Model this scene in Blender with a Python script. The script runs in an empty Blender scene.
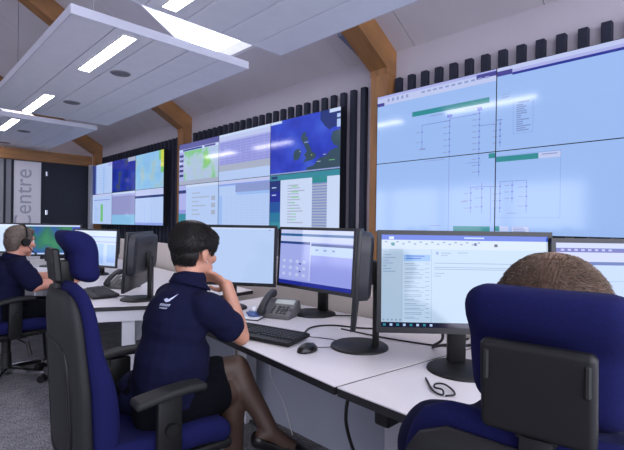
import bpy, bmesh, math, random
from mathutils import Vector, Matrix, noise
from mathutils.bvhtree import BVHTree
random.seed(7)
S = bpy.context.scene
COL = S.collection
PI = math.pi

# ------------------------------------------------------------------ helpers
def lin(c):
    out = []
    for x in c[:3]:
        x /= 255.0
        out.append(x/12.92 if x <= 0.04045 else ((x+0.055)/1.055)**2.4)
    return (out[0], out[1], out[2], 1.0)

MATS = {}
def mat(name, rgb, rough=0.6, metal=0.0, spec=0.5, emit=None, strength=1.0,
        var=0.0, scale=30.0, bump=0.0, stretch=None, rgb2=None, coat=0.0, bdist=0.003):
    if name in MATS:
        return MATS[name]
    m = bpy.data.materials.new(name); m.use_nodes = True
    nt = m.node_tree; b = nt.nodes['Principled BSDF']
    b.inputs['Base Color'].default_value = lin(rgb)
    b.inputs['Roughness'].default_value = rough
    b.inputs['Metallic'].default_value = metal
    b.inputs['Specular IOR Level'].default_value = spec
    if coat: b.inputs['Coat Weight'].default_value = coat
    if emit is not None:
        b.inputs['Emission Color'].default_value = lin(emit)
        b.inputs['Emission Strength'].default_value = strength
    if var or bump:
        tc = nt.nodes.new('ShaderNodeTexCoord'); mp = nt.nodes.new('ShaderNodeMapping')
        nt.links.new(tc.outputs['Object'], mp.inputs['Vector'])
        if stretch: mp.inputs['Scale'].default_value = stretch
        nz = nt.nodes.new('ShaderNodeTexNoise'); nz.inputs['Scale'].default_value = scale
        nz.inputs['Detail'].default_value = 5
        nt.links.new(mp.outputs['Vector'], nz.inputs['Vector'])
        if var:
            rp = nt.nodes.new('ShaderNodeValToRGB')
            c = lin(rgb); d = lin(rgb2) if rgb2 else tuple(x*(1+var) for x in c[:3])+(1,)
            lo = c if rgb2 else tuple(x*(1-var) for x in c[:3])+(1,)
            rp.color_ramp.elements[0].position = .3; rp.color_ramp.elements[1].position = .7
            rp.color_ramp.elements[0].color = lo; rp.color_ramp.elements[1].color = d
            nt.links.new(nz.outputs['Fac'], rp.inputs['Fac'])
            nt.links.new(rp.outputs['Color'], b.inputs['Base Color'])
        if bump:
            bp = nt.nodes.new('ShaderNodeBump'); bp.inputs['Strength'].default_value = bump
            bp.inputs['Distance'].default_value = bdist
            nt.links.new(nz.outputs['Fac'], bp.inputs['Height'])
            nt.links.new(bp.outputs['Normal'], b.inputs['Normal'])
    MATS[name] = m
    return m

SCR_GAIN = 0.92
def scr(rgb):
    """colour shown by a lit screen"""
    n = 'lit_%02x%02x%02x' % tuple(int(x) for x in rgb)
    return mat(n, (8, 8, 10), rough=0.10, spec=0.7, emit=rgb, strength=SCR_GAIN)

def scr_map(name, stops, scale, detail=6, offset=(0, 0, 0), dist=0.0):
    """a map drawn on a lit screen"""
    if name in MATS: return MATS[name]
    m = mat(name, (8, 8, 10), rough=0.10, spec=0.7, emit=(0, 0, 0), strength=SCR_GAIN)
    nt = m.node_tree; b = nt.nodes['Principled BSDF']
    tc = nt.nodes.new('ShaderNodeTexCoord'); mp = nt.nodes.new('ShaderNodeMapping')
    mp.inputs['Location'].default_value = offset
    nz = nt.nodes.new('ShaderNodeTexNoise'); nz.inputs['Scale'].default_value = scale
    nz.inputs['Detail'].default_value = detail; nz.inputs['Distortion'].default_value = dist
    rp = nt.nodes.new('ShaderNodeValToRGB')
    el = rp.color_ramp.elements
    while len(el) < len(stops): el.new(0.5)
    for e, (p, c) in zip(el, stops):
        e.position = p; e.color = lin(c)
    nt.links.new(tc.outputs['Object'], mp.inputs['Vector']); nt.links.new(mp.outputs['Vector'], nz.inputs['Vector'])
    nt.links.new(nz.outputs['Fac'], rp.inputs['Fac']); nt.links.new(rp.outputs['Color'], b.inputs['Emission Color'])
    return m

def link(name, me, m=None, parent=None):
    o = bpy.data.objects.new(name, me); COL.objects.link(o)
    if m is not None:
        for x in (m if isinstance(m, (list, tuple)) else [m]): me.materials.append(x)
    if parent is not None: o.parent = parent
    return o

def obj(name, bm, m=None, parent=None, smooth=False, auto=None):
    me = bpy.data.meshes.new(name)
    bmesh.ops.recalc_face_normals(bm, faces=bm.faces)
    bm.to_mesh(me); bm.free()
    if smooth:
        for p in me.polygons: p.use_smooth = True
        if auto is not None:
            me.set_sharp_from_angle(angle=math.radians(auto))
    return link(name, me, m, parent)

def tag(o, label=None, cat=None, group=None, kind=None):
    if label: o['label'] = label
    if cat: o['category'] = cat
    if group: o['group'] = group
    if kind: o['kind'] = kind
    return o

def thing(name, label, cat, loc=(0, 0, 0), rz=0.0, group=None):
    o = bpy.data.objects.new(name, None); COL.objects.link(o)
    o.location = loc; o.rotation_euler = (0, 0, rz); o.empty_display_size = .1
    return tag(o, label, cat, group)

def az2rz(az): return math.radians(90-az)
def azv(az): return Vector((math.sin(math.radians(az)), math.cos(math.radians(az)), 0))

def kids(o): return [c for c in bpy.data.objects if c.parent == o]
def dup(root, loc, rz, label=None, group=None):
    def rec(o, par):
        c = o.copy(); COL.objects.link(c)
        if par: c.parent = par
        for k in kids(o):
            if k is not c and k.name != c.name: rec(k, c)
        return c
    r = rec(root, None)
    r.location = loc; r.rotation_euler = (0, 0, rz)
    if label: r['label'] = label
    if group: r['group'] = group
    return r

def B(): return bmesh.new()

def box(bm, lo, hi, mi=0, M=None, bev=0.0, seg=2):
    lo, hi = Vector(lo), Vector(hi)
    r = bmesh.ops.create_cube(bm, size=1.0)
    vs = r['verts']
    for v in vs:
        v.co = Vector(((lo[i]+hi[i])/2 + v.co[i]*(hi[i]-lo[i]) for i in range(3)))
    fs = set(f for v in vs for f in v.link_faces)
    for f in fs: f.material_index = mi
    if bev:
        es = list(set(e for v in vs for e in v.link_edges))
        q = bmesh.ops.bevel(bm, geom=es, offset=bev, segments=seg, profile=.5, affect='EDGES')
        vs = list(set(vs_ for f in q['faces'] for vs_ in f.verts) | set(v for v in vs if v.is_valid))
        for f in q['faces']: f.material_index = mi
    if M is not None:
        for v in vs: v.co = M @ v.co
    return vs

def cyl(bm, p0, p1, r0, r1=None, seg=20, mi=0, cap=True):
    p0, p1 = Vector(p0), Vector(p1); r1 = r0 if r1 is None else r1
    d = (p1-p0); z = d.normalized(); x = z.orthogonal().normalized(); y = z.cross(x)
    a = []; b = []
    for i in range(seg):
        t = 2*PI*i/seg; n = x*math.cos(t)+y*math.sin(t)
        a.append(bm.verts.new(p0+n*r0)); b.append(bm.verts.new(p1+n*r1))
    for i in range(seg):
        f = bm.faces.new((a[i], a[(i+1) % seg], b[(i+1) % seg], b[i])); f.material_index = mi
    if cap:
        bm.faces.new(a[::-1]).material_index = mi; bm.faces.new(b).material_index = mi
    return a+b

def ball(bm, c, r, M=None, u=18, v=12):
    """ellipsoid; r scalar or 3 radii"""
    r = (r, r, r) if isinstance(r, (int, float)) else r
    C_ = Vector(c)
    def P(a, b):
        p = Vector((r[0]*math.sin(b)*math.cos(a), r[1]*math.sin(b)*math.sin(a), r[2]*math.cos(b)))
        return bm.verts.new(C_+(M @ p if M is not None else p))
    top, bot = P(0, 0), P(0, PI)
    R_ = [[P(2*PI*k/u, PI*i/v) for k in range(u)] for i in range(1, v)]
    for k in range(u):
        n = (k+1) % u
        bm.faces.new((top, R_[0][k], R_[0][n])); bm.faces.new((bot, R_[-1][n], R_[-1][k]))
        for a, b in zip(R_[:-1], R_[1:]): bm.faces.new((a[k], b[k], b[n], a[n]))

def cap(bm, p0, r0, p1, r1, n=5):
    p0, p1 = Vector(p0), Vector(p1)
    cyl(bm, p0, p1, r0, r1, seg=18)
    ball(bm, p0, r0, u=18, v=10); ball(bm, p1, r1, u=18, v=10)

def chain(bm, pts):
    """pts: list of (point, radius) -> tapered chain"""
    for (a, ra), (b, rb) in zip(pts[:-1], pts[1:]): cap(bm, a, ra, b, rb)

def tube(bm, pts, r, seg=8, smooth=6):
    """swept tube through points (Catmull-Rom)"""
    P = [Vector(p) for p in pts]
    if smooth and len(P) > 2:
        Q = []
        E = [P[0]*2-P[1]] + P + [P[-1]*2-P[-2]]
        for i in range(1, len(E)-2):
            for k in range(smooth):
                t = k/smooth; a, b, c, d = E[i-1], E[i], E[i+1], E[i+2]
                Q.append(0.5*((2*b)+(c-a)*t+(2*a-5*b+4*c-d)*t*t+(3*b-a-3*c+d)*t**3))
        Q.append(P[-1]); P = Q
    rings = []; up = None
    for i, p in enumerate(P):
        d = (P[min(i+1, len(P)-1)]-P[max(i-1, 0)]).normalized()
        x = d.orthogonal().normalized() if up is None else (up-d*up.dot(d)).normalized()
        up = x; y = d.cross(x)
        rr = r if isinstance(r, (int, float)) else r[0]+(r[1]-r[0])*i/(len(P)-1)
        rings.append([bm.verts.new(p+(x*math.cos(2*PI*k/seg)+y*math.sin(2*PI*k/seg))*rr) for k in range(seg)])
    for a, b in zip(rings[:-1], rings[1:]):
        for k in range(seg): bm.faces.new((a[k], a[(k+1) % seg], b[(k+1) % seg], b[k]))
    bm.faces.new(rings[0][::-1]); bm.faces.new(rings[-1])

def rbox(bm, s, r, c=(0, 0, 0), fn=None, mid=8, cs=4, mi=0):
    """dense rounded box, half sizes s, corner radius r; fn bends points"""
    ax = []
    for k in range(3):
        m = s[k]-r
        t = [m+r*math.tan(PI/4*i/cs) for i in range(1, cs+1)]
        n = [-m+2*m*i/mid for i in range(mid+1)]
        ax.append([-x for x in t[::-1]]+n+t)
    n = len(ax[0]); vd = {}
    def vert(i, j, k):
        if (i, j, k) in vd: return vd[(i, j, k)]
        p = Vector((ax[0][i], ax[1][j], ax[2][k]))
        q = Vector((max(-(s[a]-r), min(s[a]-r, p[a])) for a in range(3)))
        d = p-q
        if d.length > 1e-9: p = q+d.normalized()*r
        if fn: p = fn(p)
        vd[(i, j, k)] = bm.verts.new(p+Vector(c)); return vd[(i, j, k)]
    N = n-1
    for a in range(N):
        for b in range(N):
            for quad in (((a, b, 0), (a, b+1, 0), (a+1, b+1, 0), (a+1, b, 0)),
                         ((a, b, N), (a+1, b, N), (a+1, b+1, N), (a, b+1, N)),
                         ((a, 0, b), (a+1, 0, b), (a+1, 0, b+1), (a, 0, b+1)),
                         ((a, N, b), (a, N, b+1), (a+1, N, b+1), (a+1, N, b)),
                         ((0, a, b), (0, a, b+1), (0, a+1, b+1), (0, a+1, b)),
                         ((N, a, b), (N, a+1, b), (N, a+1, b+1), (N, a, b+1))):
                bm.faces.new([vert(*q) for q in quad]).material_index = mi

def prism(bm, poly, z0, z1, mi=0):
    a = [bm.verts.new((x, y, z0)) for x, y in poly]; b = [bm.verts.new((x, y, z1)) for x, y in poly]
    n = len(poly)
    for i in range(n): bm.faces.new((a[i], a[(i+1) % n], b[(i+1) % n], b[i])).material_index = mi
    bm.faces.new(a[::-1]).material_index = mi; bm.faces.new(b).material_index = mi

def loft(bm, rings):
    V = [[bm.verts.new(p) for p in r] for r in rings]; n = len(V[0])
    for a, b in zip(V[:-1], V[1:]):
        for k in range(n): bm.faces.new((a[k], a[(k+1) % n], b[(k+1) % n], b[k]))
    bm.faces.new(V[0][::-1]); bm.faces.new(V[-1])

def remesh(bm, voxel, smooth=6, fac=.5):
    """union of overlapping closed shapes as one continuous skin"""
    me = bpy.data.meshes.new('skin'); bmesh.ops.recalc_face_normals(bm, faces=bm.faces)
    bm.to_mesh(me); bm.free()
    o = bpy.data.objects.new('skin', me); COL.objects.link(o)
    md = o.modifiers.new('r', 'REMESH'); md.mode = 'VOXEL'; md.voxel_size = voxel
    if smooth:
        sm = o.modifiers.new('s', 'SMOOTH'); sm.factor = fac; sm.iterations = smooth
    dg = bpy.context.evaluated_depsgraph_get(); dg.update()
    out = bpy.data.meshes.new_from_object(o.evaluated_get(dg))
    bpy.data.objects.remove(o); bpy.data.meshes.remove(me)
    for p in out.polygons: p.use_smooth = True
    return out

def screen_mesh(name, rects, w, h, parent, base, origin=(0, 0, 0)):
    """lit picture in the local YZ plane facing +x. Viewed from the front, left = -y.
    rects: (x0,y0,x1,y1,material) or ('poly',[(x,y)..],material) with 0..1 from the top left"""
    bm = B(); mats = [base]
    def mi(m):
        if m not in mats: mats.append(m)
        return mats.index(m)
    def P(x, y, d): return Vector((origin[0]+d, origin[1]-w/2+x*w, origin[2]+h/2-y*h))
    def quad(pts, d, k):
        f = bm.faces.new([bm.verts.new(P(x, y, d)) for x, y in pts]); f.material_index = k
        f.normal_update()
        if f.normal.x < 0: f.normal_flip()
    quad([(0, 0), (0, 1), (1, 1), (1, 0)], 0, 0)
    d = .0003
    for r in rects:
        if r[0] == 'poly': quad(r[1], d, mi(r[2]))
        elif r[0] == 'line':
            (xa, ya), (xb, yb), t, m = r[1:]
            dx, dy = (xb-xa)*w, (yb-ya)*h; L = math.hypot(dx, dy); nx, ny = -dy/L*t/2/w, dx/L*t/2/h
            quad([(xa+nx, ya+ny), (xa-nx, ya-ny), (xb-nx, yb-ny), (xb+nx, yb+ny)], d, mi(m))
        else:
            x0, y0, x1, y1, m = r
            quad([(x0, y0), (x0, y1), (x1, y1), (x1, y0)], d, mi(m))
        d += .000012
    me = bpy.data.meshes.new(name); bm.to_mesh(me); bm.free()
    return link(name, me, mats, parent)

# ------------------------------------------------------------------ materials
M_wall = mat('wall_paint', (184, 178, 186), rough=.85, var=.03, scale=3)
M_ceil = mat('roof_lining', (206, 200, 206), rough=.9, var=.03, scale=2)
M_cream = mat('warm_plaster', (232, 208, 190), rough=.9, var=.04, scale=2)
M_slat = mat('slat_felt', (36, 40, 56), rough=.9, var=.15, scale=40)
M_backfelt = mat('felt_backing', (26, 28, 38), rough=.95)
M_wood = mat('glulam', (148, 104, 62), rough=.55, var=.25, scale=14, stretch=(1, 1, .12), bump=.1)
M_woodr = mat('glulam_rafter', (148, 104, 62), rough=.55, var=.25, scale=14, stretch=(.15, 1, .3), bump=.1)
M_raft = mat('raft_white', (244, 245, 255), rough=.7, var=.02, scale=6)
M_seam = mat('raft_groove', (96, 96, 112), rough=.8)
M_alu = mat('raft_edge', (206, 208, 222), rough=.45, spec=.5)
M_lamp = mat('lamp_diffuser', (255, 255, 255), rough=.4, emit=(255, 250, 250), strength=26)
M_speaker = mat('speaker_grille', (120, 120, 132), rough=.7, var=.2, scale=300)
M_wire = mat('steel_wire', (120, 120, 126), rough=.4, metal=.8)
M_desk = mat('desk_laminate', (218, 212, 214), rough=.38, var=.015, scale=8)
M_edge = mat('desk_edge', (24, 24, 28), rough=.5)
M_leg = mat('desk_leg_steel', (200, 200, 208), rough=.45)
M_panel = mat('modesty_panel', (150, 154, 168), rough=.6, var=.03, scale=4)
M_part = mat('partition_laminate', (222, 212, 206), rough=.6, var=.02, scale=4)
M_black = mat('black_plastic', (17, 17, 19), rough=.5, spec=.35, var=.1, scale=60)
M_shell = mat('chair_shell', (29, 29, 32), rough=.62, spec=.3, var=.12, scale=90, bump=.06)
M_bezel = mat('monitor_bezel', (20, 21, 27), rough=.42)
M_back = mat('monitor_back', (34, 36, 44), rough=.5)
M_vwall = mat('video_wall_bezel', (15, 16, 26), rough=.4)
M_blue = mat('chair_fabric', (20, 22, 68), rough=.95, spec=.15, var=.12, scale=220, bump=.25, bdist=.001)
M_navy = mat('navy_shirt', (16, 18, 46), rough=.95, spec=.15, var=.1, scale=60, bump=.15)
M_skirt = mat('dark_skirt', (8, 9, 16), rough=.95, spec=.1, var=.1, scale=60)
M_tights = mat('brown_tights', (64, 45, 36), rough=.6, var=.08, scale=30)
M_skin = mat('skin', (182, 130, 108), rough=.5, var=.05, scale=25)
M_skin2 = mat('skin_ruddy', (196, 138, 118), rough=.5, var=.06, scale=25)
M_hairk = mat('black_hair', (18, 14, 14), rough=.55, var=.35, scale=50, stretch=(1, 1, .25), bump=.3)
M_hairb = mat('brown_hair', (100, 83, 70), rough=.6, var=.3, scale=60)
M_hairg = mat('grey_hair', (92, 80, 72), rough=.6, var=.3, scale=60)
M_scalp = mat('scalp', (124, 94, 76), rough=.6, var=.15, scale=20, rgb2=(86, 68, 56))
M_eye = mat('eye_white', (225, 220, 215), rough=.2)
M_iris = mat('eye_dark', (30, 20, 16), rough=.2)
M_lip = mat('lips', (165, 90, 84), rough=.5)
M_chrome = mat('chrome', (200, 200, 205), rough=.18, metal=1)
M_key = mat('key_caps', (34, 35, 40), rough=.55)
M_phone = mat('phone_grey', (96, 94, 96), rough=.5)
M_phoned = mat('phone_dark', (30, 30, 34), rough=.45)
M_lcd = mat('phone_display', (176, 182, 176), rough=.3)
M_btn = mat('phone_buttons', (62, 62, 66), rough=.5)
M_cable = mat('cable_black', (18, 18, 20), rough=.55)
M_cablew = mat('cable_pale', (190, 188, 190), rough=.5)
M_dark = mat('dark_door', (28, 33, 46), rough=.7, var=.06, scale=6)
M_banner = mat('banner_white', (226, 222, 228), rough=.7)
M_letter = mat('banner_grey_letters', (168, 170, 184), rough=.7)
M_greyp = mat('grey_panel', (150, 150, 158), rough=.7)
M_white = mat('white_plastic', (225, 225, 228), rough=.5)
M_logo = mat('embroidery_white', (190, 195, 220), rough=.8)
M_shoe = mat('black_shoe', (12, 11, 13), rough=.35)
M_paper = mat('paper', (225, 226, 232), rough=.8)
M_teal = mat('packet_blue', (72, 96, 150), rough=.5)
M_uplight = mat('uplight_metal', (128, 134, 150), rough=.4, metal=.4)

# carpet: flecked loop pile
def carpet():
    m = bpy.data.materials.new('carpet_tile'); m.use_nodes = True
    nt = m.node_tree; b = nt.nodes['Principled BSDF']; b.inputs['Roughness'].default_value = .95
    b.inputs['Specular IOR Level'].default_value = .1
    tc = nt.nodes.new('ShaderNodeTexCoord')
    n1 = nt.nodes.new('ShaderNodeTexNoise'); n1.inputs['Scale'].default_value = 160; n1.inputs['Detail'].default_value = 3
    n2 = nt.nodes.new('ShaderNodeTexNoise'); n2.inputs['Scale'].default_value = 7
    mp = nt.nodes.new('ShaderNodeMapping'); mp.inputs['Scale'].default_value = (1, .18, 1)
    mp.inputs['Rotation'].default_value = (0, 0, .5)
    nt.links.new(tc.outputs['Object'], mp.inputs['Vector']); nt.links.new(mp.outputs['Vector'], n1.inputs['Vector'])
    nt.links.new(tc.outputs['Object'], n2.inputs['Vector'])
    mx = nt.nodes.new('ShaderNodeMath'); mx.operation = 'MULTIPLY_ADD'; mx.inputs[1].default_value = .25
    nt.links.new(n2.outputs['Fac'], mx.inputs[0]); nt.links.new(n1.outputs['Fac'], mx.inputs[2])
    rp = nt.nodes.new('ShaderNodeValToRGB')
    rp.color_ramp.elements[0].position = .45; rp.color_ramp.elements[1].position = .85
    rp.color_ramp.elements[0].color = lin((88, 88, 96)); rp.color_ramp.elements[1].color = lin((150, 148, 152))
    nt.links.new(mx.outputs[0], rp.inputs['Fac']); nt.links.new(rp.outputs['Color'], b.inputs['Base Color'])
    bp = nt.nodes.new('ShaderNodeBump'); bp.inputs['Strength'].default_value = .4; bp.inputs['Distance'].default_value = .004
    nt.links.new(n1.outputs['Fac'], bp.inputs['Height']); nt.links.new(bp.outputs['Normal'], b.inputs['Normal'])
    return m
M_carpet = carpet()

# ------------------------------------------------------------------ camera
HC = 1.27
cam = bpy.data.cameras.new('camera'); co = bpy.data.objects.new('camera', cam); COL.objects.link(co)
cam.sensor_width = 36; cam.lens = 440*36/624; cam.clip_start = .02
yaw, pit, roll = 0.778034280, -0.00204943044, 0.0140111169
fw = Vector((math.sin(yaw)*math.cos(pit), math.cos(yaw)*math.cos(pit), math.sin(pit)))
rt = Vector((math.cos(yaw), -math.sin(yaw), 0)); up = rt.cross(fw)
r2 = rt*math.cos(roll)+up*math.sin(roll); u2 = -rt*math.sin(roll)+up*math.cos(roll)
R = Matrix((r2, u2, -fw)).transposed()
co.matrix_world = Matrix.Translation((0, 0, HC)) @ R.to_4x4()
S.camera = co

# ------------------------------------------------------------------ setting
XW = 3.80                      # wall behind the screens
EAVE, SL = 3.06, .585          # eave height and roof slope
def roof(x): return EAVE+(XW-x)*SL
YN, YF, YG = -3.2, 11.35, 14.4  # near end, far partition, gable wall
RIDGE = -1.0

bm = B(); box(bm, (-6.6, YN, -.06), (XW+.2, YG+.1, 0))
tag(obj('floor', bm, M_carpet), kind='structure')
bm = B(); box(bm, (XW, YN, 0), (XW+.2, YG+.1, EAVE))
tag(obj('wall_right', bm, M_wall), kind='structure')
bm = B(); box(bm, (-6.6, YG, 0), (XW, YG+.1, 6.2))
tag(obj('wall_gable', bm, M_cream), kind='structure')

bm = B(); box(bm, (-6.7, YN, 0), (-6.6, 3.2, 2.62)); box(bm, (-6.7, 3.2, 0), (-6.6, YG+.1, .85))  # unseen wall added to block side light; openings cut to brighten far roof
for k in range(6): box(bm, (-6.7, 3.2+2.2*k, .85), (-6.6, 3.35+2.2*k, 2.62))
tag(obj('wall_left_unseen', bm, M_wall), kind='structure')

# roof slope over the screens with openings for the skylights
SKY = [(3.30, 5.4), (11.4, 13.3)]; SX0, SX1 = 1.75, 3.22
bm = B()
def slope_piece(y0, y1, x0, x1, t=.12):
    a = [(x1, y0, roof(x1)), (x1, y1, roof(x1)), (x0, y1, roof(x0)), (x0, y0, roof(x0))]
    lo = [bm.verts.new(p) for p in a]; hi = [bm.verts.new((p[0], p[1], p[2]+t)) for p in a]
    bm.faces.new(lo); bm.faces.new(hi[::-1])
    for i in range(4): bm.faces.new((lo[i], lo[(i+1) % 4], hi[(i+1) % 4], hi[i]))
ye = YN
JW = .008
edges = sorted(set([YN, YG]+[v for s in SKY for v in s]+[YN+.83+1.2*i for i in range(15) if YN+.83+1.2*i < YG]))
for y0, y1 in zip(edges[:-1], edges[1:]):
    inside = any(s0 <= y0+1e-6 and y1 <= s1+1e-6 for s0, s1 in SKY)
    a, b = y0+JW/2, y1-JW/2
    if inside:
        slope_piece(y0, y1, SX1, XW+.1); slope_piece(y0, y1, RIDGE, SX0)
    else:
        slope_piece(a, b, RIDGE, XW+.1)
tag(obj('ceiling', bm, M_ceil), kind='structure')
bm = B()   # deck above the lining shows dark in the joints
for y0, y1 in zip(edges[1:-1], edges[2:]):
    pass
for y in edges[1:-1]:
    if any(s0+.01 < y < s1-.01 for s0, s1 in SKY):
        segs = ((SX1, XW+.1), (RIDGE, SX0))
    else: segs = ((RIDGE, XW+.1),)
    for x0, x1 in segs:
        q = [(x1, y-JW, roof(x1)+.012), (x1, y+JW, roof(x1)+.012), (x0, y+JW, roof(x0)+.012), (x0, y-JW, roof(x0)+.012)]
        bm.faces.new([bm.verts.new(p) for p in q])
tag(obj('trim_1', bm, M_seam), kind='structure')
# other slope of the roof
bm = B()
q = [(RIDGE, YN), (RIDGE, YG), (-6.6, YG), (-6.6, YN)]
rz_ = [roof(RIDGE), roof(RIDGE), roof(RIDGE)-5.6*SL, roof(RIDGE)-5.6*SL]
lo = [bm.verts.new((p[0], p[1], z)) for p, z in zip(q, rz_)]; hi = [bm.verts.new((p[0], p[1], z+.12)) for p, z in zip(q, rz_)]
bm.faces.new(lo); bm.faces.new(hi[::-1])
for i in range(4): bm.faces.new((lo[i], lo[(i+1) % 4], hi[(i+1) % 4], hi[i]))
tag(obj('ceiling_opposite', bm, M_ceil), kind='structure')
# skylight linings and panes
M_glass = mat('skylight_glass', (245, 248, 255), rough=.05)
_b = M_glass.node_tree.nodes['Principled BSDF']; _b.inputs['Transmission Weight'].default_value = 1.0; _b.inputs['IOR'].default_value = 1.02
for k, (y0, y1) in enumerate(SKY):
    bm = B(); t = .125
    for (xa, ya, xb, yb) in ((SX0, y0, SX1, y0), (SX1, y0, SX1, y1), (SX1, y1, SX0, y1), (SX0, y1, SX0, y0)):
        cx, cy = (SX0+SX1)/2, (y0+y1)/2
        def inn(x, y): return (x+(.03 if x < cx else -.03), y+(.03 if y < cy else -.03))
        ia, ib = inn(xa, ya), inn(xb, yb)
        P8 = [(xa, ya, roof(xa)-.004), (xb, yb, roof(xb)-.004), (ib[0], ib[1], roof(ib[0])-.004), (ia[0], ia[1], roof(ia[0])-.004)]
        lo = [bm.verts.new(p) for p in P8]; hi = [bm.verts.new((p[0], p[1], p[2]+t)) for p in P8]
        bm.faces.new(lo); bm.faces.new(hi)
        for i in range(4): bm.faces.new((lo[i], lo[(i+1) % 4], hi[(i+1) % 4], hi[i]))
    w = tag(obj('window_%d' % (k+1), bm, M_white), kind='structure')
    bm = B(); g = [(SX0+.02, y0+.02), (SX1-.02, y0+.02), (SX1-.02, y1-.02), (SX0+.02, y1-.02)]
    lo = [bm.verts.new((x, y, roof(x)+.1)) for x, y in g]; hi = [bm.verts.new((x, y, roof(x)+.11)) for x, y in g]
    bm.faces.new(lo); bm.faces.new(hi)
    for i in range(4): bm.faces.new((lo[i], lo[(i+1) % 4], hi[(i+1) % 4], hi[i]))
    obj('pane', bm, M_glass, w)

# far partition: dark doors, banner niche, tie beam
bm = B(); box(bm, (-6.6, YF, 0), (XW, YF+.1, 2.58))
tag(obj('wall_far', bm, M_greyp), kind='structure')
FRAMES = [2.755, 6.92, 11.12]
bm = B(); box(bm, (2.64, YF-.05, 0), (3.66, YF, 2.575)); 
d1 = tag(obj('door_1', bm, M_dark), kind='structure')
for z in (1.45, 2.32):
    bm = B(); cyl(bm, (2.69, YF-.06, z-.05), (2.69, YF-.06, z+.05), .018, seg=10); box(bm, (2.68, YF-.07, z-.05), (2.72, YF-.05, z+.05))
    obj('hinge', bm, M_chrome, d1, True, 40)
bm = B()
for xa, xb in ((1.90, 1.935), (2.035, 2.075), (2.60, 2.64)): box(bm, (xa, YF-.04, 0), (xb, YF, 2.575))
tag(obj('trim_2', bm, M_dark), kind='structure')
bm = B(); box(bm, (3.64, YF-.12, 0), (XW, YF, 2.58))
box(bm, (3.56, 11.085, .85), (3.64, 11.24, 2.60))
tag(obj('trim_3', bm, mat('corner_strip', (176, 178, 190), rough=.6)), kind='structure')

ban = thing('banner', 'tall white wall banner with grey lettering running upward beside the dark door', 'banner', (2.337, YF-.02, 1.3))
bm = B(); box(bm, (-.255, -.012, -1.2), (.255, .012, 1.26)); obj('banner_panel', bm, M_banner, ban)
cu = bpy.data.curves.new('t', 'FONT'); cu.body = 'Centre'; cu.size = .46; cu.extrude = .002; cu.align_x = 'RIGHT'; cu.align_y = 'CENTER'
to = bpy.data.objects.new('t', cu); COL.objects.link(to)
dg = bpy.context.evaluated_depsgraph_get(); dg.update()
tm = bpy.data.meshes.new_from_object(to.evaluated_get(dg)); bpy.data.objects.remove(to)
lt = link('lettering', tm, M_letter, ban)
lt.matrix_local = Matrix.Translation((-.07, -.016, 1.10)) @ Matrix.Rotation(PI/2, 4, 'X') @ Matrix.Rotation(PI/2, 4, 'Z')

# slatted cladding, one run per bay
SLAT_TOP, PITCH = 2.77, .15
runs = [(-2.9, 2.62), (2.90, 6.79), (7.06, 10.99)]
for k, (y0, y1) in enumerate(runs):
    bm = B(); y = math.ceil((y0-2.29)/PITCH)*PITCH+2.29
    while y+.03 < y1:
        box(bm, (XW-.058, y-.034, .08), (XW, y+.034, SLAT_TOP), bev=.005, seg=1); y += PITCH
    tag(obj('trim_%d' % (k+4), bm, M_slat), kind='structure')
bm = B(); box(bm, (XW-.02, YN, 0), (XW, YG, .09)); tag(obj('baseboard_right', bm, M_white), kind='structure')

# glulam portal frames
fr_lab = ['honey-brown timber post and rafter between the middle and right video walls',
          'honey-brown timber post and rafter between the two farther video walls',
          'honey-brown timber post and rafter in the corner by the dark door']
for y, lb in zip(FRAMES, fr_lab):
    t = thing('timber_frame', lb, 'timber frame', (3.72, y, 0), group='timber portal frames')
    bm = B(); box(bm, (3.65-3.72, -.105, 0), (3.80-3.72, .105, 2.93), bev=.004, seg=1); obj('post', bm, M_wood, t)
    bm = B(); P = [(3.799, roof(3.799)-.003), (3.65, roof(3.65)-.003), (RIDGE, roof(RIDGE)-.003), (RIDGE, roof(RIDGE)-.30), (3.64, roof(3.64)-.29), (3.65, 2.80), (3.799, 2.80)]
    a = [bm.verts.new((x-3.72, -.11, z)) for x, z in P]; b = [bm.verts.new((x-3.72, .11, z)) for x, z in P]
    bm.faces.new(a); bm.faces.new(b[::-1])
    for i in range(len(P)): bm.faces.new((a[i], a[(i+1) % len(P)], b[(i+1) % len(P)], b[i]))
    obj('rafter', bm, M_woodr, t)
t = tag(None or thing('timber_beam', 'long honey-brown timber tie beam above the dark door and banner', 'timber beam', (0, YF-.02, 2.58)))
bm = B(); box(bm, (-6.5, -.09, 0), (3.645, .09, .235), bev=.005, seg=1); obj('beam', bm, mat('glulam_beam', (148, 104, 62), rough=.55, var=.25, scale=14, stretch=(.12, 1, 1), bump=.1), t)
# uplights on the rafters
up0 = None
for i, (y, lb) in enumerate(zip(FRAMES, ('grey uplight on the nearest timber rafter by the right video wall', 'grey uplight on the timber rafter between the farther video walls'))):
    if i == 0:
        up0 = thing('wall_uplight', lb, 'uplight', (3.42, y+.11, 3.13), group='uplights on the rafters')
        bm = B(); rbox(bm, (.21, .045, .05), .02, fn=lambda p: Vector((p.x, p.y+.045+.02*max(0, p.z/.05), p.z*(1-.35*p.x/.21)-p.x*.42-.02)))
        obj('housing', bm, M_uplight, up0, True)
        bm = B(); box(bm, (-.12, -.02, .0), (.02, .0, .05)); obj('bracket', bm, M_black, up0)
    else: dup(up0, (3.42, y+.11, 3.13), 0, lb)

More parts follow.
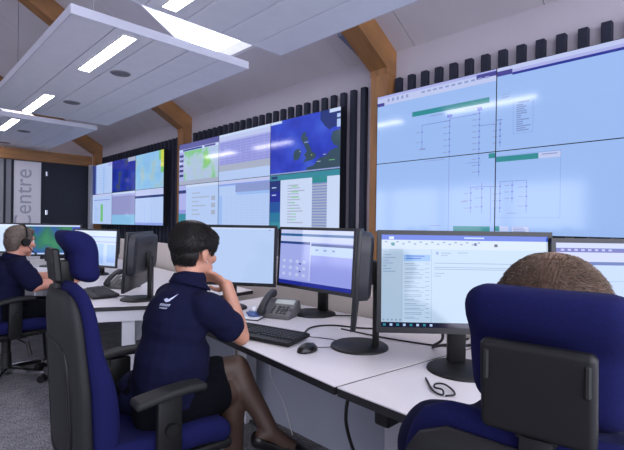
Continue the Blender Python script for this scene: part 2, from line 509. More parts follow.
# ------------------------------------------------------------------ ceiling rafts with lamps and speakers
RZ = 2.87; RX0, RX1, RL = 1.05, 2.71, 3.90
raft_y = [-.70, 3.74, 8.18]
raft_lab = ['white suspended ceiling raft nearest the viewer, cut by the top edge of the photo',
            'white suspended ceiling raft second from the viewer, its front corner in full view',
            'white suspended ceiling raft farthest away above the dark door end']
raft0 = lamp0 = spk0 = None
lamp_lab = [['long white lamp panel in the nearest raft, out toward its front', 'long white lamp panel in the nearest raft, close to its rear end'],
            ['long white lamp panel at the front of the second raft, largest in full view', 'long white lamp panel at the rear of the second raft'],
            ['long white lamp panel at the front of the farthest raft, left photo edge', 'long white lamp panel at the rear of the farthest raft']]
spk_lab = [['round ceiling speaker in the nearest raft near its front', 'round ceiling speaker in the nearest raft near its rear'],
           ['round grey ceiling speaker beside the front lamp of the second raft', 'round grey ceiling speaker near the rear lamp of the second raft'],
           ['round grey ceiling speaker near the front of the farthest raft', 'round grey ceiling speaker near the rear of the farthest raft']]
PW = (RX1-RX0)/5
for i, y in enumerate(raft_y):
    if raft0 is None:
        raft0 = thing('ceiling_raft', raft_lab[i], 'ceiling raft', (RX0, y, RZ), group='suspended ceiling rafts')
        bm = B()
        for k in range(5):
            box(bm, (k*PW+(.0 if k == 0 else .005), 0, 0), ((k+1)*PW-(.0 if k == 4 else .005), RL, .04))
        box(bm, (.02, .02, .014), (RX1-RX0-.02, RL-.02, .045), mi=1)
        obj('panel', bm, [M_raft, M_seam], raft0)
        bm = B(); W_ = RX1-RX0
        for lo, hi in (((-.012, -.012, -.004), (W_+.012, .0, .075)), ((-.012, RL, -.004), (W_+.012, RL+.012, .075)),
                       ((-.012, 0, -.004), (0, RL, .075)), ((W_, 0, -.004), (W_+.012, RL, .075))): box(bm, lo, hi, bev=.005)
        obj('edge_frame', bm, M_alu, raft0)
        for a in (.3, W_-.3):
            for b in (.45, RL-.45):
                bm = B(); cyl(bm, (a, b, .04), (a, b, roof(RX0+a)-RZ), .003, seg=6); obj('hanger_wire', bm, M_wire, raft0)
    else:
        dup(raft0, (RX0, y, RZ), 0, raft_lab[i])
    for k, off in enumerate((.10, 2.62)):
        p = (1.535, y+off+.59, RZ)
        if lamp0 is None:
            lamp0 = thing('ceiling_light', lamp_lab[i][k], 'ceiling light', p, group='lamp panels in the ceiling rafts')
            bm = B()
            for lo, hi in (((-.062, -.6, -.01), (-.054, .6, .0)), ((.054, -.6, -.01), (.062, .6, 0)), ((-.062, -.608, -.01), (.062, -.6, 0)), ((-.062, .6, -.01), (.062, .608, 0))): box(bm, lo, hi)
            obj('lamp_frame', bm, M_white, lamp0)
            bm = B(); box(bm, (-.054, -.6, -.008), (.054, .6, -.001)); obj('diffuser', bm, M_lamp, lamp0)
        else: dup(lamp0, p, 0, lamp_lab[i][k])
    for k, off in enumerate((1.12, 2.80)):
        p = (1.85, y+off, RZ)
        if spk0 is None:
            spk0 = thing('ceiling_speaker', spk_lab[i][k], 'ceiling speaker', p, group='round speakers in the ceiling rafts')
            bm = B(); cyl(bm, (0, 0, -.006), (0, 0, -.001), .098, .105, seg=32); obj('trim_ring', bm, M_greyp, spk0)
            bm = B(); cyl(bm, (0, 0, -.008), (0, 0, -.005), .088, seg=32); obj('grille', bm, M_speaker, spk0)
        else: dup(spk0, p, 0, spk_lab[i][k])

# ------------------------------------------------------------------ video walls
PWD, PHT, XP, ZT = 1.213, .6825, 3.604, HC+1.2985
c_sky = scr((158, 192, 248)); c_pale = scr((184, 208, 250)); c_lav = scr((176, 182, 238)); c_white = scr((206, 222, 252))
c_line = scr((120, 134, 214)); c_node = scr((112, 130, 222)); c_grn = scr((44, 142, 150)); c_deep = scr((30, 42, 150))
c_tag = scr((70, 66, 150)); c_grey = scr((142, 158, 212)); c_txt = scr((126, 146, 204)); c_bar = scr((196, 206, 246))
c_tl = scr((52, 140, 160)); c_navy = scr((34, 52, 122)); c_yel = scr((206, 214, 70)); c_gr2 = scr((116, 196, 124)); c_gr3 = scr((150, 214, 170))
c_land = scr((52, 78, 96)); c_land2 = scr((70, 84, 88)); c_sea = scr((40, 62, 200)); c_mid = scr((140, 160, 232)); c_purp = scr((96, 96, 164))
c_cyan = scr((140, 196, 236)); c_ltab = scr((146, 152, 226)); c_org = scr((222, 178, 70)); c_greyl = scr((170, 180, 204))
m_sea = scr_map('sea_map', [(.30, (34, 48, 168)), (.5, (46, 68, 200)), (.7, (66, 96, 216))], 2.5)
m_sea2 = scr_map('sea_map_far', [(.30, (24, 40, 130)), (.55, (36, 56, 170)), (.62, (60, 74, 104)), (.75, (88, 92, 84))], 3.2, offset=(0, 2.2, .3))
m_weather = scr_map('weather_map', [(.40, (180, 200, 236)), (.52, (176, 206, 214)), (.57, (132, 206, 150)), (.66, (150, 208, 110)), (.74, (226, 206, 80))], 2.6, offset=(0, .4, 1.1))
m_terr = scr_map('terrain_map', [(.40, (138, 192, 238)), (.56, (150, 202, 236)), (.60, (160, 196, 214)), (.72, (176, 200, 200))], 3.4, offset=(0, 1.7, .2))

def lines(x0, y0, x1, n, dy, m, lw=.5, seed=1, minw=.3):
    rn = random.Random(seed); out = []
    for i in range(n):
        out.append((x0, y0+i*dy, x0+(x1-x0)*(minw+(1-minw)*rn.random()), y0+i*dy+dy*lw, m))
    return out
def frame_(x0, y0, x1, y1, t, m, ar=PWD/PHT):
    return [(x0, y0, x1, y0+t*ar, m), (x0, y1-t*ar, x1, y1, m), (x0, y0, x0+t, y1, m), (x1-t, y0, x1, y1, m)]
def vert_line(x, y0, y1, nodes=5, m=None):
    out = [(x-.0018, y0, x+.0018, y1, m or c_line)]
    for i in range(nodes):
        y = y0+(y1-y0)*(i+.7)/(nodes+.4); out.append((x-.007, y-.008, x+.007, y+.008, c_node))
        out.append((x-.05, y-.004, x-.018, y+.006, c_grey))
    return out

CONT = {}
CONT[(2, 0, 0)] = (c_sky, [(0, 0, 1, .035, c_lav), (0, .035, 1, .14, c_bar), (0, .10, .07, .15, c_tag), (.86, .02, 1, .075, c_tag)]
    + [(.10+.045*i, .055, .10+.045*i+.02, .10, c_grey) for i in range(5)] + [(.42+.05*i, .06, .42+.05*i+.03, .085, c_grey) for i in range(11)]
    + [(.34, .325, .955, .392, c_grn), (.53, .345, .75, .37, c_tl)] + [(.50, .42, .62, .432, c_grey), (.78, .42, .9, .432, c_grey)]
    + vert_line(.66, .47, 1.0, 6) + vert_line(.885, .45, 1.0, 7) + vert_line(.43, .53, .86, 2)
    + [(.43, .528, .66, .536, c_line), (.64, .45, .68, .49, c_node), (.87, .43, .905, .47, c_node), (.66, .505, .885, .512, c_line), (.41, .85, .46, .875, c_grey), (.885, .66, .99, .667, c_line)])
CONT[(2, 1, 0)] = (c_sky, [(0, 0, 1, .05, c_bar), (0, .05, 1, .085, c_lav), (.10, .085, 1, .115, c_deep), (0, .04, .10, .10, c_tag)]
    + frame_(.11, .44, .235, .82, .0016, c_line) + lines(.13, .48, .22, 13, .025, c_txt, .5, 3) + [(.14, .45, .21, .465, c_txt)]
    + vert_line(.025, .62, .95, 4) + [(.0, .62, .04, .63, c_line), (.03, .36, .08, .37, c_grey), (.03, .33, .03+.06, .335, c_grey)])
CONT[(2, 0, 1)] = (c_sky, vert_line(.66, 0, 1.0, 0) + vert_line(.885, 0, .28, 3) + [(.80, .10, .9, .106, c_line), (.955, .01, 1, .07, c_grn), (.46, .02, .62, .028, c_grey)]
    + vert_line(.83, .42, .74, 3) + vert_line(.91, .36, .74, 3) + [(.82, .41, .99, .417, c_line), (.76, .58, .80, .60, c_grey), (.97, .42, .974, .86, c_line)]
    + [(.70, .905, .97, .975, c_grn), (.50, .90, .60, .908, c_grey)])
CONT[(2, 1, 1)] = (c_sky, [(0, .06, .27, .125, c_grn), (.27, .06, .40, .125, c_bar), (.29, .075, .38, .085, c_txt)] + frame_(-.0, .05, .40, .80, .0016, c_line)
    + vert_line(.03, .36, .74, 4) + vert_line(.11, .36, .62, 3) + vert_line(.20, .36, .74, 3) + [(.03, .36, .20, .366, c_line), (.08, .74, .14, .75, c_grey)]
    + [(0, .90, .03, .96, c_grn), (.03, .90, .09, .96, c_bar), (.11, .90, .22, .98, c_bar)] + frame_(.11, .90, .22, .98, .0012, c_line) + lines(.12, .915, .21, 3, .02, c_txt, .4, 5))
CONT[(1, 0, 0)] = (m_weather, [(0, 0, 1, .13, c_purp), (0, .13, 1, .19, c_white), (.1, .14, .6, .18, c_deep), (.66, .14, .92, .18, c_tag), (0, .19, .13, 1, c_lav)]
    + [(.01, .26+.12*i, .115, .32+.12*i, c_navy) for i in range(5)] + [(0, .9, 1, 1, c_greyl)])
CONT[(1, 1, 0)] = (c_lav, [(0, 0, 1, .05, c_white), (0, .05, 1, .14, c_bar), (.02, .17, 1, .66, c_ltab)] + [(.02, .17+.055*i, 1, .176+.055*i, c_lav) for i in range(9)] + [(.12+.11*i, .17, .124+.11*i, .66, c_lav) for i in range(8)]
    + [(0, .66, 1, .8, c_greyl), (0, .8, 1, 1, c_pale)])
gb = [(.50, .30), (.55, .30), (.54, .38), (.58, .40), (.555, .48), (.60, .55), (.63, .66), (.68, .70), (.69, .76), (.64, .80), (.56, .82), (.50, .84), (.55, .76), (.52, .70), (.56, .64), (.53, .55), (.50, .48), (.47, .40)]
ire = [(.40, .58), (.46, .58), (.475, .66), (.45, .76), (.38, .78), (.36, .70), (.37, .63)]
nor = [(.74, .0), (1, .0), (1, .33), (.92, .30), (.86, .34), (.80, .26), (.74, .14)]
den = [(.90, .38), (1, .36), (1, .66), (.92, .60), (.88, .50)]
fra = [(.56, .93), (.66, .90), (.72, .80), (.82, .76), (.88, .68), (1, .64), (1, 1), (.56, 1)]
CONT[(1, 2, 0)] = (m_sea, [('poly', p, c_land) for p in (gb, ire, den, fra)] + [('poly', nor, c_navy), (0, 0, .18, .05, c_white), (.86, .0, 1, .06, c_white), (.955, .10, 1, .16, c_pale), (.955, .19, 1, .32, c_pale)]
    + [(.52, .47, .58, .49, c_grey), (.62, .71, .635, .725, c_yel), (.78, .73, .82, .745, c_greyl), (.45, .62, .47, .635, c_greyl), (.86, .84, .93, .852, c_gr2), (.7, .84, .75, .852, c_greyl), (0, .975, 1, 1, c_grey)])
CONT[(1, 0, 1)] = (c_pale, [(0, 0, .20, 1, c_lav), (0, .12, .2, .2, c_navy)] + [(0, .5+.1*i, .20, .6+.1*i, [c_lav, c_ltab, c_tl, c_tl, c_grn][i]) for i in range(5)]
    + [(.2, 0, 1, .06, c_white)] + lines(.36, .2, .8, 6, .1, c_greyl, .25, 8) + [(.84, .3+.16*i, .93, .4+.16*i, c_greyl) for i in range(3)])
CONT[(1, 1, 1)] = (c_sky, [(0, 0, 1, .07, c_bar), (.0, .07, 1, .10, c_mid), (.02, .12, .38, .32, c_pale), (.36, .10, 1, .26, c_grey), (.08, .32, 1, 1, c_pale)] + [(.08, .36+.055*i, 1, .364+.055*i, c_sky) for i in range(11)] + [(.08+.1*i, .32, .083+.1*i, 1, c_sky) for i in range(10)])
CONT[(1, 2, 1)] = (c_white, [(0, 0, 1, .10, c_tl), (.02, .02, .12, .07, c_navy), (0, .10, .17, .3, c_navy), (0, .3, .17, .5, c_deep), (0, .5, .17, .7, scr((34, 84, 160))), (0, .7, .17, .88, scr((36, 120, 160))), (0, .88, .17, 1, c_tl), (.03, .22, .1, .24, c_pale), (.03, .36, .1, .38, c_pale)]
    + lines(.28, .2, .55, 14, .052, c_greyl, .35, 11) + lines(.34, .22, .48, 7, .1, c_gr3, .2, 12) + [(.64, .1, .84, 1, c_greyl), (.64, .1, .84, .2, c_grn)] + [(.64, .2+.048*i, .84, .222+.048*i, c_txt) for i in range(16)])
CONT[(0, 0, 0)] = (c_pale, [(0, 0, .16, 1, c_navy), (.16, 0, .22, 1, c_mid), (.8, 0, 1, .12, c_lav)] + [(.30, .1+.09*i, .78, .115+.09*i, c_sky) for i in range(9)] + [(.56, .1, .62, 1, c_sky)])
CONT[(0, 1, 0)] = (m_sea2, [(.7, 0, 1, .12, c_greyl), (0, .96, 1, 1, c_navy)])
CONT[(0, 2, 0)] = (m_terr, [(.9, .0, 1, .45, c_yel), (.84, .0, .9, .25, c_gr2), (.9, .45, 1, .6, c_gr2)])
CONT[(0, 0, 1)] = (c_pale, [(0, 0, 1, .08, c_bar), (.05, .18, .9, .21, c_mid), (.44, .34, .56, .92, c_gr2)] + lines(.1, .4, .4, 8, .065, c_sky, .3, 21))
CONT[(0, 1, 1)] = (c_lav, [(0, 0, 1, .06, c_white), (0, .12, 1, .7, scr((150, 154, 206))), (0, .7, 1, 1, c_cyan)])
CONT[(0, 2, 1)] = (c_pale, [(0, 0, 1, .16, c_bar), (0, .17, 1, .235, c_navy), (.36, .4, .37, 1, c_sky), (.6, .4, .61, 1, c_sky), (0, .93, 1, 1, c_mid)])
VY = [11.0647895, 6.86678023, 2.73456777]
GN = ['panels of the farthest video wall', 'panels of the middle video wall', 'panels of the right video wall']
VL = {
 (2, 0, 0): 'upper left panel of the right video wall showing a green-barred network diagram under a toolbar',
 (2, 1, 0): 'upper right panel of the right video wall, mostly empty with a blue stripe and text box',
 (2, 0, 1): 'lower left panel of the right video wall, mostly empty with two thin circuit lines',
 (2, 1, 1): 'lower right panel of the right video wall with green title bar and outlined circuits',
 (1, 0, 0): 'middle video wall panel showing a green and yellow weather map under a purple band',
 (1, 1, 0): 'middle video wall panel with a lavender table, between two maps',
 (1, 2, 0): 'middle video wall panel showing dark land masses in deep blue sea',
 (1, 0, 1): 'middle video wall panel with pale document below the green weather map',
 (1, 1, 1): 'middle video wall panel with light blue spreadsheet below the lavender table',
 (1, 2, 1): 'middle video wall panel with teal header and striped list below the sea map',
 (0, 0, 0): 'farthest video wall panel, upper row, pale list with dark blue left strip',
 (0, 1, 0): 'farthest video wall panel, upper row, showing a dark blue map',
 (0, 2, 0): 'farthest video wall panel, upper row, light cyan map with a yellow edge',
 (0, 0, 1): 'farthest video wall panel, lower row, pale page with a green column',
 (0, 1, 1): 'farthest video wall panel, lower row, grey-lavender block above cyan',
 (0, 2, 1): 'farthest video wall panel, lower row, pale page with a dark blue line',
}
bw = .0035
for w in range(3):
    for c in range(2 if w == 2 else 3):
        for r in range(2):
            base, rects = CONT[(w, c, r)]
            t = thing('video_wall_panel', VL[(w, c, r)], 'video wall panel', (XP, VY[w]-(c+.5)*PWD, ZT-(r+.5)*PHT), PI, GN[w])
            bm = B(); box(bm, (-.09, -PWD/2+.0006, -PHT/2+.0006), (-.001, PWD/2-.0006, PHT/2-.0006))
            box(bm, (-.002, -PWD/2+.0006, -PHT/2+.0006), (.002, -PWD/2+bw, PHT/2-.0006)); box(bm, (-.002, PWD/2-bw, -PHT/2+.0006), (.002, PWD/2-.0006, PHT/2-.0006))
            box(bm, (-.002, -PWD/2+bw, -PHT/2+.0006), (.002, PWD/2-bw, -PHT/2+bw)); box(bm, (-.002, -PWD/2+bw, PHT/2-bw), (.002, PWD/2-bw, PHT/2-.0006))
            obj('panel_housing', bm, M_vwall, t)
            bm = B(); box(bm, (-(XW-.060-XP), -.22, -.2), (-.09, .22, .2)); obj('wall_mount', bm, M_black, t)
            screen_mesh('screen', rects, PWD-2*bw, PHT-2*bw, t, base, (-.0005, 0, 0))

# ------------------------------------------------------------------ desks
DT = .73
def desk(name, label, poly, legs, front_idx):
    t = thing('desk', label, 'desk', (0, 0, 0), 0, 'control desks')
    bm = B(); prism(bm, poly, DT-.004, DT); obj('tabletop', bm, M_desk, t)
    bm = B(); prism(bm, poly, DT-.03, DT-.0042); obj('edge_band', bm, M_edge, t)
    for (x, y, rz, w) in legs:
        bm = B(); M = Matrix.Translation((x, y, 0)) @ Matrix.Rotation(rz, 4, 'Z')
        box(bm, (-.04, -w/2, .0), (.04, w/2, DT-.03), M=M, bev=.004, seg=1); obj('leg', bm, M_leg, t)
    return t
Wp = [(1.089, .988), (1.235, 2.45), (2.02, 2.55), (2.03, .878)]
Rp = [(1.089, .974), (2.03, .864), (2.12, -1.0), (1.03, -1.0)]
Ap = [(.945, 2.935), (1.30, 2.745), (2.16, 2.86), (2.34, 4.95), (1.04, 4.95)]
Bp = [(1.043, 4.965), (2.343, 4.965), (2.52, 7.0), (1.2, 7.0)]
dw = desk('desk', 'white black-edged desk with keyboard and mouse where the woman sits', Wp, [(1.70, 1.15, 0, .09), (1.70, 2.30, 0, .09)], 0)
dr = desk('desk', 'white black-edged desk in front of the large blue headrest at right', Rp, [(1.60, .78, 0, .12), (1.62, -.6, 0, .09)], 0)
da = desk('desk', 'white desk with pale square leg beyond the nearest blue chair', Ap, [(1.19, 2.92, -.45, .14), (2.0, 4.7, 0, .09)], 0)
db = desk('desk', 'white desk farthest away under the green map screen', Bp, [(1.5, 6.6, 0, .09), (2.2, 5.2, 0, .09)], 0)
# beam under the edge of the far desk, panels
bm = B(); M = Matrix.Translation((1.13, 2.87, 0)) @ Matrix.Rotation(math.atan2(-.19, .355), 4, 'Z')
box(bm, (-.17, -.02, .63), (.24, .02, .70), M=M); obj('frame_rail', bm, M_leg, da)
for d, (xa, ya, xb, yb) in ((dw, (1.80, .97, 1.78, 2.45)), (dr, (1.80, .94, 1.85, -.95)), (da, (2.05, 2.95, 2.2, 4.9)), (db, (2.2, 5.0, 2.35, 6.95))):
    v = Vector((xb-xa, yb-ya, 0)); M = Matrix.Translation((xa, ya, 0)) @ Matrix.Rotation(math.atan2(v.y, v.x), 4, 'Z')
    bm = B(); box(bm, (0, -.009, .03), (v.length, .009, DT-.031), M=M); obj('modesty_panel', bm, M_panel, d)
# low cream partition behind the desks
bm = B(); pf = [(2.3, -1.3), (2.16, .9), (2.12, 1.6), (2.4, 3.3), (2.62, 5.6), (2.75, 7.2)]
prism(bm, pf+[(x+.06, y) for x, y in pf[::-1]], 0, .995)
tag(obj('low_partition', bm, M_part), 'low cream partition running behind the desks and monitors', 'partition')

# ------------------------------------------------------------------ monitors
MW, MH = .645, .38
def monitor(label, ctr, az, ztop, base, rects, base_off=.045, group='desktop monitors', tilt=3.0, cable=True):
    t = thing('monitor', label, 'monitor', (ctr[0], ctr[1], DT), az2rz(az), group)
    zc = ztop-DT-MH/2
    T = Matrix.Translation((0, 0, zc)) @ Matrix.Rotation(-math.radians(tilt), 4, 'Y') 
    bm = B(); box(bm, (-.016, -MW/2, -MH/2), (.0, MW/2, MH/2), M=T, bev=.003, seg=2)
    for lo, hi in (((0, -MW/2, -MH/2), (.004, MW/2, -MH/2+.021)), ((0, -MW/2, MH/2-.017), (.004, MW/2, MH/2)),
                   ((0, -MW/2, -MH/2+.021), (.004, -MW/2+.016, MH/2-.017)), ((0, MW/2-.016, -MH/2+.021), (.004, MW/2, MH/2-.017))): box(bm, lo, hi, M=T)
    obj('bezel', bm, M_bezel, t, True, 30)
    bm = B()
    rings = []
    for x, sy, sz in ((-.0155, .305, .135), (-.052, .30, .130), (-.062, .285, .118), (-.064, .265, .105)):
        pts = []
        for k in range(32):
            a = 2*PI*k/32; cx, cz = math.cos(a), math.sin(a); p = 10
            s = (abs(cx)**p+abs(cz)**p)**(-1/p); pts.append(T @ Vector((x, sy*s*cx, .045+sz*s*cz)))
        rings.append(pts)
    loft(bm, rings)
    bh = obj('back_cover', bm, M_back, t, True, 30)
    bm = B()
    for k in range(9):
        box(bm, (-.0652, -.12+.03*k-.01, .10), (-.0636, -.12+.03*k+.01, .106), M=T); box(bm, (-.0652, -.12+.03*k-.01, .115), (-.0636, -.12+.03*k+.01, .121), M=T)
    obj('vent_slots', bm, M_black, bh)
    s = screen_mesh('screen', rects, MW-.032, MH-.038, t, base, (0.0008, 0, .002)); s.matrix_local = T
    bm = B(); box(bm, (-.10, -.035, .012), (-.072, .035, zc+.02), bev=.006); box(bm, (-.085, -.05, zc-.05), (-.06, .05, zc+.05), bev=.004); obj('stand_stem', bm, M_black, t, True, 30)
    bm = B(); cyl(bm, (base_off-.06, 0, .0), (base_off-.06, 0, .008), .128, .126, seg=48); cyl(bm, (base_off-.06, 0, .008), (base_off-.06, 0, .014), .126, .115, seg=48); obj('stand_base', bm, M_black, t, True, 35)
    return t
ZTP = 1.252
w_ = scr((188, 212, 252))
monitor('monitor beside the woman\'s face with an almost blank pale blue screen', (1.567, 2.352), 235, 1.258, w_,
        [(0, 0, 1, .03, c_white), (.16, .155, .27, .17, c_grey), (.94, .03, .96, .05, c_grey)])
l1 = scr((150, 160, 236)); l2 = scr((166, 176, 240)); tl = scr((44, 100, 160))
monitor('monitor behind the desk phone showing lavender windows with teal bars', (1.858, 1.868), 270, 1.25, l1,
        [(0, 0, 1, .07, c_bar), (0, .07, 1, .115, tl), (0, .115, 1, .215, c_bar), (0, .215, .45, .26, scr((40, 70, 140))), (.46, .235, 1, .28, scr((40, 70, 140))), (.46, .28, 1, .44, c_pale), (0, .26, .45, .9, l2), (.445, .2, .46, .9, c_bar), (0, .93, 1, 1, c_deep)]
        + [(.05+.1*i, .55+.12*j, .09+.1*i, .6+.12*j, c_bar) for i in range(4) for j in range(3)] + [(.30, .6, .325, .625, c_navy), (.30, .74, .325, .765, c_navy), (.2, .62, .22, .64, c_txt)]
        + [(.52+.11*i, .33, .56+.11*i, .36, c_txt) for i in range(3)])
monitor('monitor turned edge-on, between the lavender-screen monitor and the email monitor', (1.51, 1.245), -38, ZTP, c_pale, [(0, 0, 1, .1, c_deep)])
e_bg = scr((190, 214, 240)); e_l = scr((176, 200, 226)); e_bl = scr((44, 92, 214)); e_tx = scr((138, 158, 194)); e_sel = scr((142, 186, 236)); e_dk = scr((20, 26, 52)); e_rib = scr((206, 222, 244))
R4 = [(0, 0, 1, .055, e_bl), (.045, .02, .075, .05, c_white), (.50, .018, .62, .034, c_pale), (.0, .055, 1, .155, e_rib)]
R4 += [(.02+.035*i, .07+.02*(i % 2), .035+.035*i, .085+.02*(i % 2), e_tx) for i in range(17)] + [(.68, .09, .7, .12, e_dk), (.06, .085, .08, .12, c_grn), (.56, .08, .575, .11, c_navy)]
R4 += [(0, .155, .125, .945, e_l), (.125, .155, .127, .945, e_tx), (.30, .155, .302, .945, e_tx), (.135, .215, .295, .285, e_sel), (.15, .225, .26, .235, e_bl), (.15, .25, .24, .26, e_bl)]
R4 += [(.01, .185+.03*i, .03+.07*((i*7) % 5)/5, .193+.03*i, e_tx) for i in range(8)]
for i in range(13): R4 += [(.14, .31+.048*i, .20+.06*((i*5) % 4)/4, .317+.048*i, e_tx), (.14, .328+.048*i, .23+.05*((i*3) % 4)/4, .333+.048*i, e_tx), (.265, .31+.048*i, .29, .316+.048*i, e_tx)]
R4 += [(.33, .18, .345, .21, c_grey), (.36, .19, .42, .197, e_tx), (.36, .215, .40, .221, e_tx), (.46, .185, .52, .192, e_tx)]
R4 += [(.32, .30, .92, .306, e_tx), (.32, .345, .95, .351, e_tx), (.32, .365, .80, .371, e_tx), (.32, .41, .38, .416, e_tx), (.32, .44, .36, .446, e_tx), (0, .945, 1, 1, e_dk)]
R4 += [(.012+.04*i, .96, .028+.04*i, .985, c_pale if i % 2 else c_tl) for i in range(8)] + [(.01+.025*i, .91, .02+.025*i, .93, e_tx) for i in range(5)]
monitor('monitor showing an email inbox with blue title bar, left of the man\'s hair', (1.548, .763), 226, ZTP, e_bg, R4)
monitor('monitor at the right photo edge with purple and blue bars on its screen', (1.975, .295), 226, 1.232, c_pale,
        [(0, 0, 1, .05, c_bar), (0, .055, 1, .10, scr((70, 74, 170))), (0, .10, 1, .2, c_bar), (.0, .20, 1, .235, scr((36, 84, 160)))] + [(.03+.04*i, .065, .05+.04*i, .085, c_lav) for i in range(8)] + [(.1, .4, .6, .41, c_sky)])
monitor('dark monitor seen from behind, left of the woman on the next desk', (1.285, 3.02), -52, 1.20, c_pale, [(0, 0, 1, .1, c_deep)])
monitor('monitor showing a pale form beside the tall blue headrest', (1.55, 4.69), 250, 1.19, w_, [(0, 0, 1, .16, c_white), (0, .16, 1, .19, c_mid), (0, .3, 1, .34, c_lav), (.3, .38, .72, .95, c_sky), (.8, .4, .98, .9, c_sky)])
g1 = scr_map('green_map', [(.35, (28, 70, 170)), (.46, (36, 104, 140)), (.54, (32, 112, 98)), (.68, (50, 138, 92))], 5.0, offset=(0, .7, .3))
monitor('monitor behind the far man\'s face showing a green and blue map', (1.45, 5.83), 212, 1.232, g1, [(0, 0, 1, .05, c_white), (0, .95, 1, 1, c_pale), (.86, .05, 1, .95, scr((36, 76, 190)))])
monitor('monitor at the left photo edge, only its pale right side in view', (1.28, 5.15+1.5), 200, 1.232, w_, [(0, 0, 1, .1, c_white)])

# ------------------------------------------------------------------ control-room chairs
def make_chair(label, loc, az, group='blue control room chairs'):
    t = thing('office_chair', label, 'chair', (loc[0], loc[1], 0), az2rz(az), group)
    # seat: waterfall front edge
    def seatf(p):
        z = p.z
        if p.x > .1: z -= .03*((p.x-.1)/.16)**2
        z += .018*(abs(p.y)/.25)**2
        return Vector((p.x, p.y*(1-.08*max(0, -p.x/.25)), z))
    bm = B(); rbox(bm, (.240, .25, .048), .045, (.0, 0, .452), seatf); obj('seat', bm, M_blue, t, True)
    bm = B(); rbox(bm, (.235, .23, .02), .018, (.01, 0, .395)); obj('seat_pan', bm, M_black, t, True)
    # backrest cushion, lumbar bulge
    def section(z0, z1, n, xb, xf, hw, rr, m=24):
        rings = []
        for i in range(n+1):
            f = i/n; z = z0+(z1-z0)*f
            e = min(1, max(0, min(f/.09, (1-f)/.2))); e = math.sqrt(1-(1-e)**2)
            w = hw(f)*(.62+.38*e); a, b = xb(f), xf(f); c = (a+b)/2; h = (b-a)/2*(.25+.75*e)
            pts = []
            for k in range(m):
                q = 2*PI*k/m; cx, cy = math.cos(q), math.sin(q); p = rr
                s = (abs(cx)**p+abs(cy)**p)**(-1/p)
                y = w*s*cy; x = c+h*s*cx + .035*(abs(y)/.22)**2
                pts.append(Vector((x, y, z)))
            rings.append(pts)
        return rings
    xb = lambda f: -.295-.045*f
    bm = B(); loft(bm, section(.44, 1.060, 26, lambda f: xb(f)-.005, lambda f: -.19-.10*f+.028*math.sin(PI*min(1, f*1.6))-.0*f, lambda f: .224-.02*abs(f-.45)*2-.006*f, 3.4))
    br = obj('backrest', bm, M_blue, t, True)
    bm = B(); loft(bm, section(.43, 1.035, 26, lambda f: xb(f)-.042+.012*f, lambda f: xb(f)+.016, lambda f: .222-.02*abs(f-.45)*2-.012*f, 4.2))
    sh = obj('back_shell', bm, M_shell, t, True)
    # raised outline on the shell
    bm = B(); pts = []
    for k in range(40):
        q = 2*PI*k/40; cx, cz = math.cos(q), math.sin(q); s = (abs(cx)**5+abs(cz)**5)**(-.2)
        y, z = .155*s*cx, .66+.20*s*cz*(1.0); f = (z-.43)/.62
        pts.append((xb(f)-.040+.012*f+.035*(abs(y)/.22)**2, y, z))
    tube(bm, pts+[pts[0]], .007, 6, 1); obj('shell_rib', bm, M_black, sh, True)
    # headrest
    def hf(p):
        return Vector((p.x+.018*(abs(p.y)/.12)**2 - .028*max(0, p.z/.085)**2 + .018*(p.z < 0)*(p.z/.1)**2 - (.016*max(0, min(1, (p.z-.012)/.03)) if p.x < 0 else 0), p.y*(1-.06*max(0, -p.z/.1)), p.z))
    bm = B(); rbox(bm, (.040, .106, .092), .038, (-.272, 0, 1.144), hf, mid=10); hr = obj('headrest', bm, M_blue, t, True)
    bm = B(); rbox(bm, (.012, .064, .058), .009, (-.352, 0, 1.116), lambda p: Vector((p.x-.10*p.z, p.y, p.z))); hp = obj('headrest_plate', bm, M_black, hr, True)
    for s in (-1, 1):
        bm = B(); box(bm, (-.3705, s*.055-.0035, 1.124), (-.357, s*.055+.0035, 1.162), bev=.002, seg=1); obj('plate_slot', bm, mat('slot_black', (8, 8, 9), rough=.6), hp)
    bm = B(); box(bm, (-.35, -.025, 1.05), (-.29, .025, 1.13), bev=.006); box(bm, (-.35, -.02, .92), (-.33, .02, 1.10), bev=.004); obj('headrest_bracket', bm, M_black, t, True, 30)
    # armrests
    for s in (-1, 1):
        def af(p): return Vector((p.x, p.y+s*.01*math.cos(p.x*10), p.z+.022*math.cos((p.x-.05)*9)-.02))
        bm = B(); rbox(bm, (.125, .042, .014), .013, (-.045, s*.285, .685), af); ar = obj('armrest', bm, M_shell, t, True)
        bm = B(); box(bm, (-.085, s*.272-.016, .40), (.005, s*.272+.016, .668), bev=.01); box(bm, (-.07, s*.10, .385), (-.01, s*.272, .41), bev=.006)
        cyl(bm, (-.04, s*.285, .55), (-.04, s*.305, .55), .022, seg=18); obj('armrest_post', bm, M_black, ar, True, 35)
    # column and base
    bm = B(); box(bm, (-.13, -.09, .335), (.12, .09, .385), bev=.012); cyl(bm, (0, 0, .22), (0, 0, .34), .032, seg=20); cyl(bm, (0, 0, .10), (0, 0, .23), .042, .038, seg=20)
    obj('column', bm, M_black, t, True, 35)
    bm = B(); cyl(bm, (.02, -.1, .36), (.05, -.27, .33), .006, seg=8); cyl(bm, (.05, -.255, .345), (.055, -.30, .25), .012, .014, seg=10); obj('lever', bm, M_black, t, True, 40)
    bm = B(); cyl(bm, (0, 0, .07), (0, 0, .125), .055, .046, seg=24); obj('hub', bm, M_black, t, True, 35)
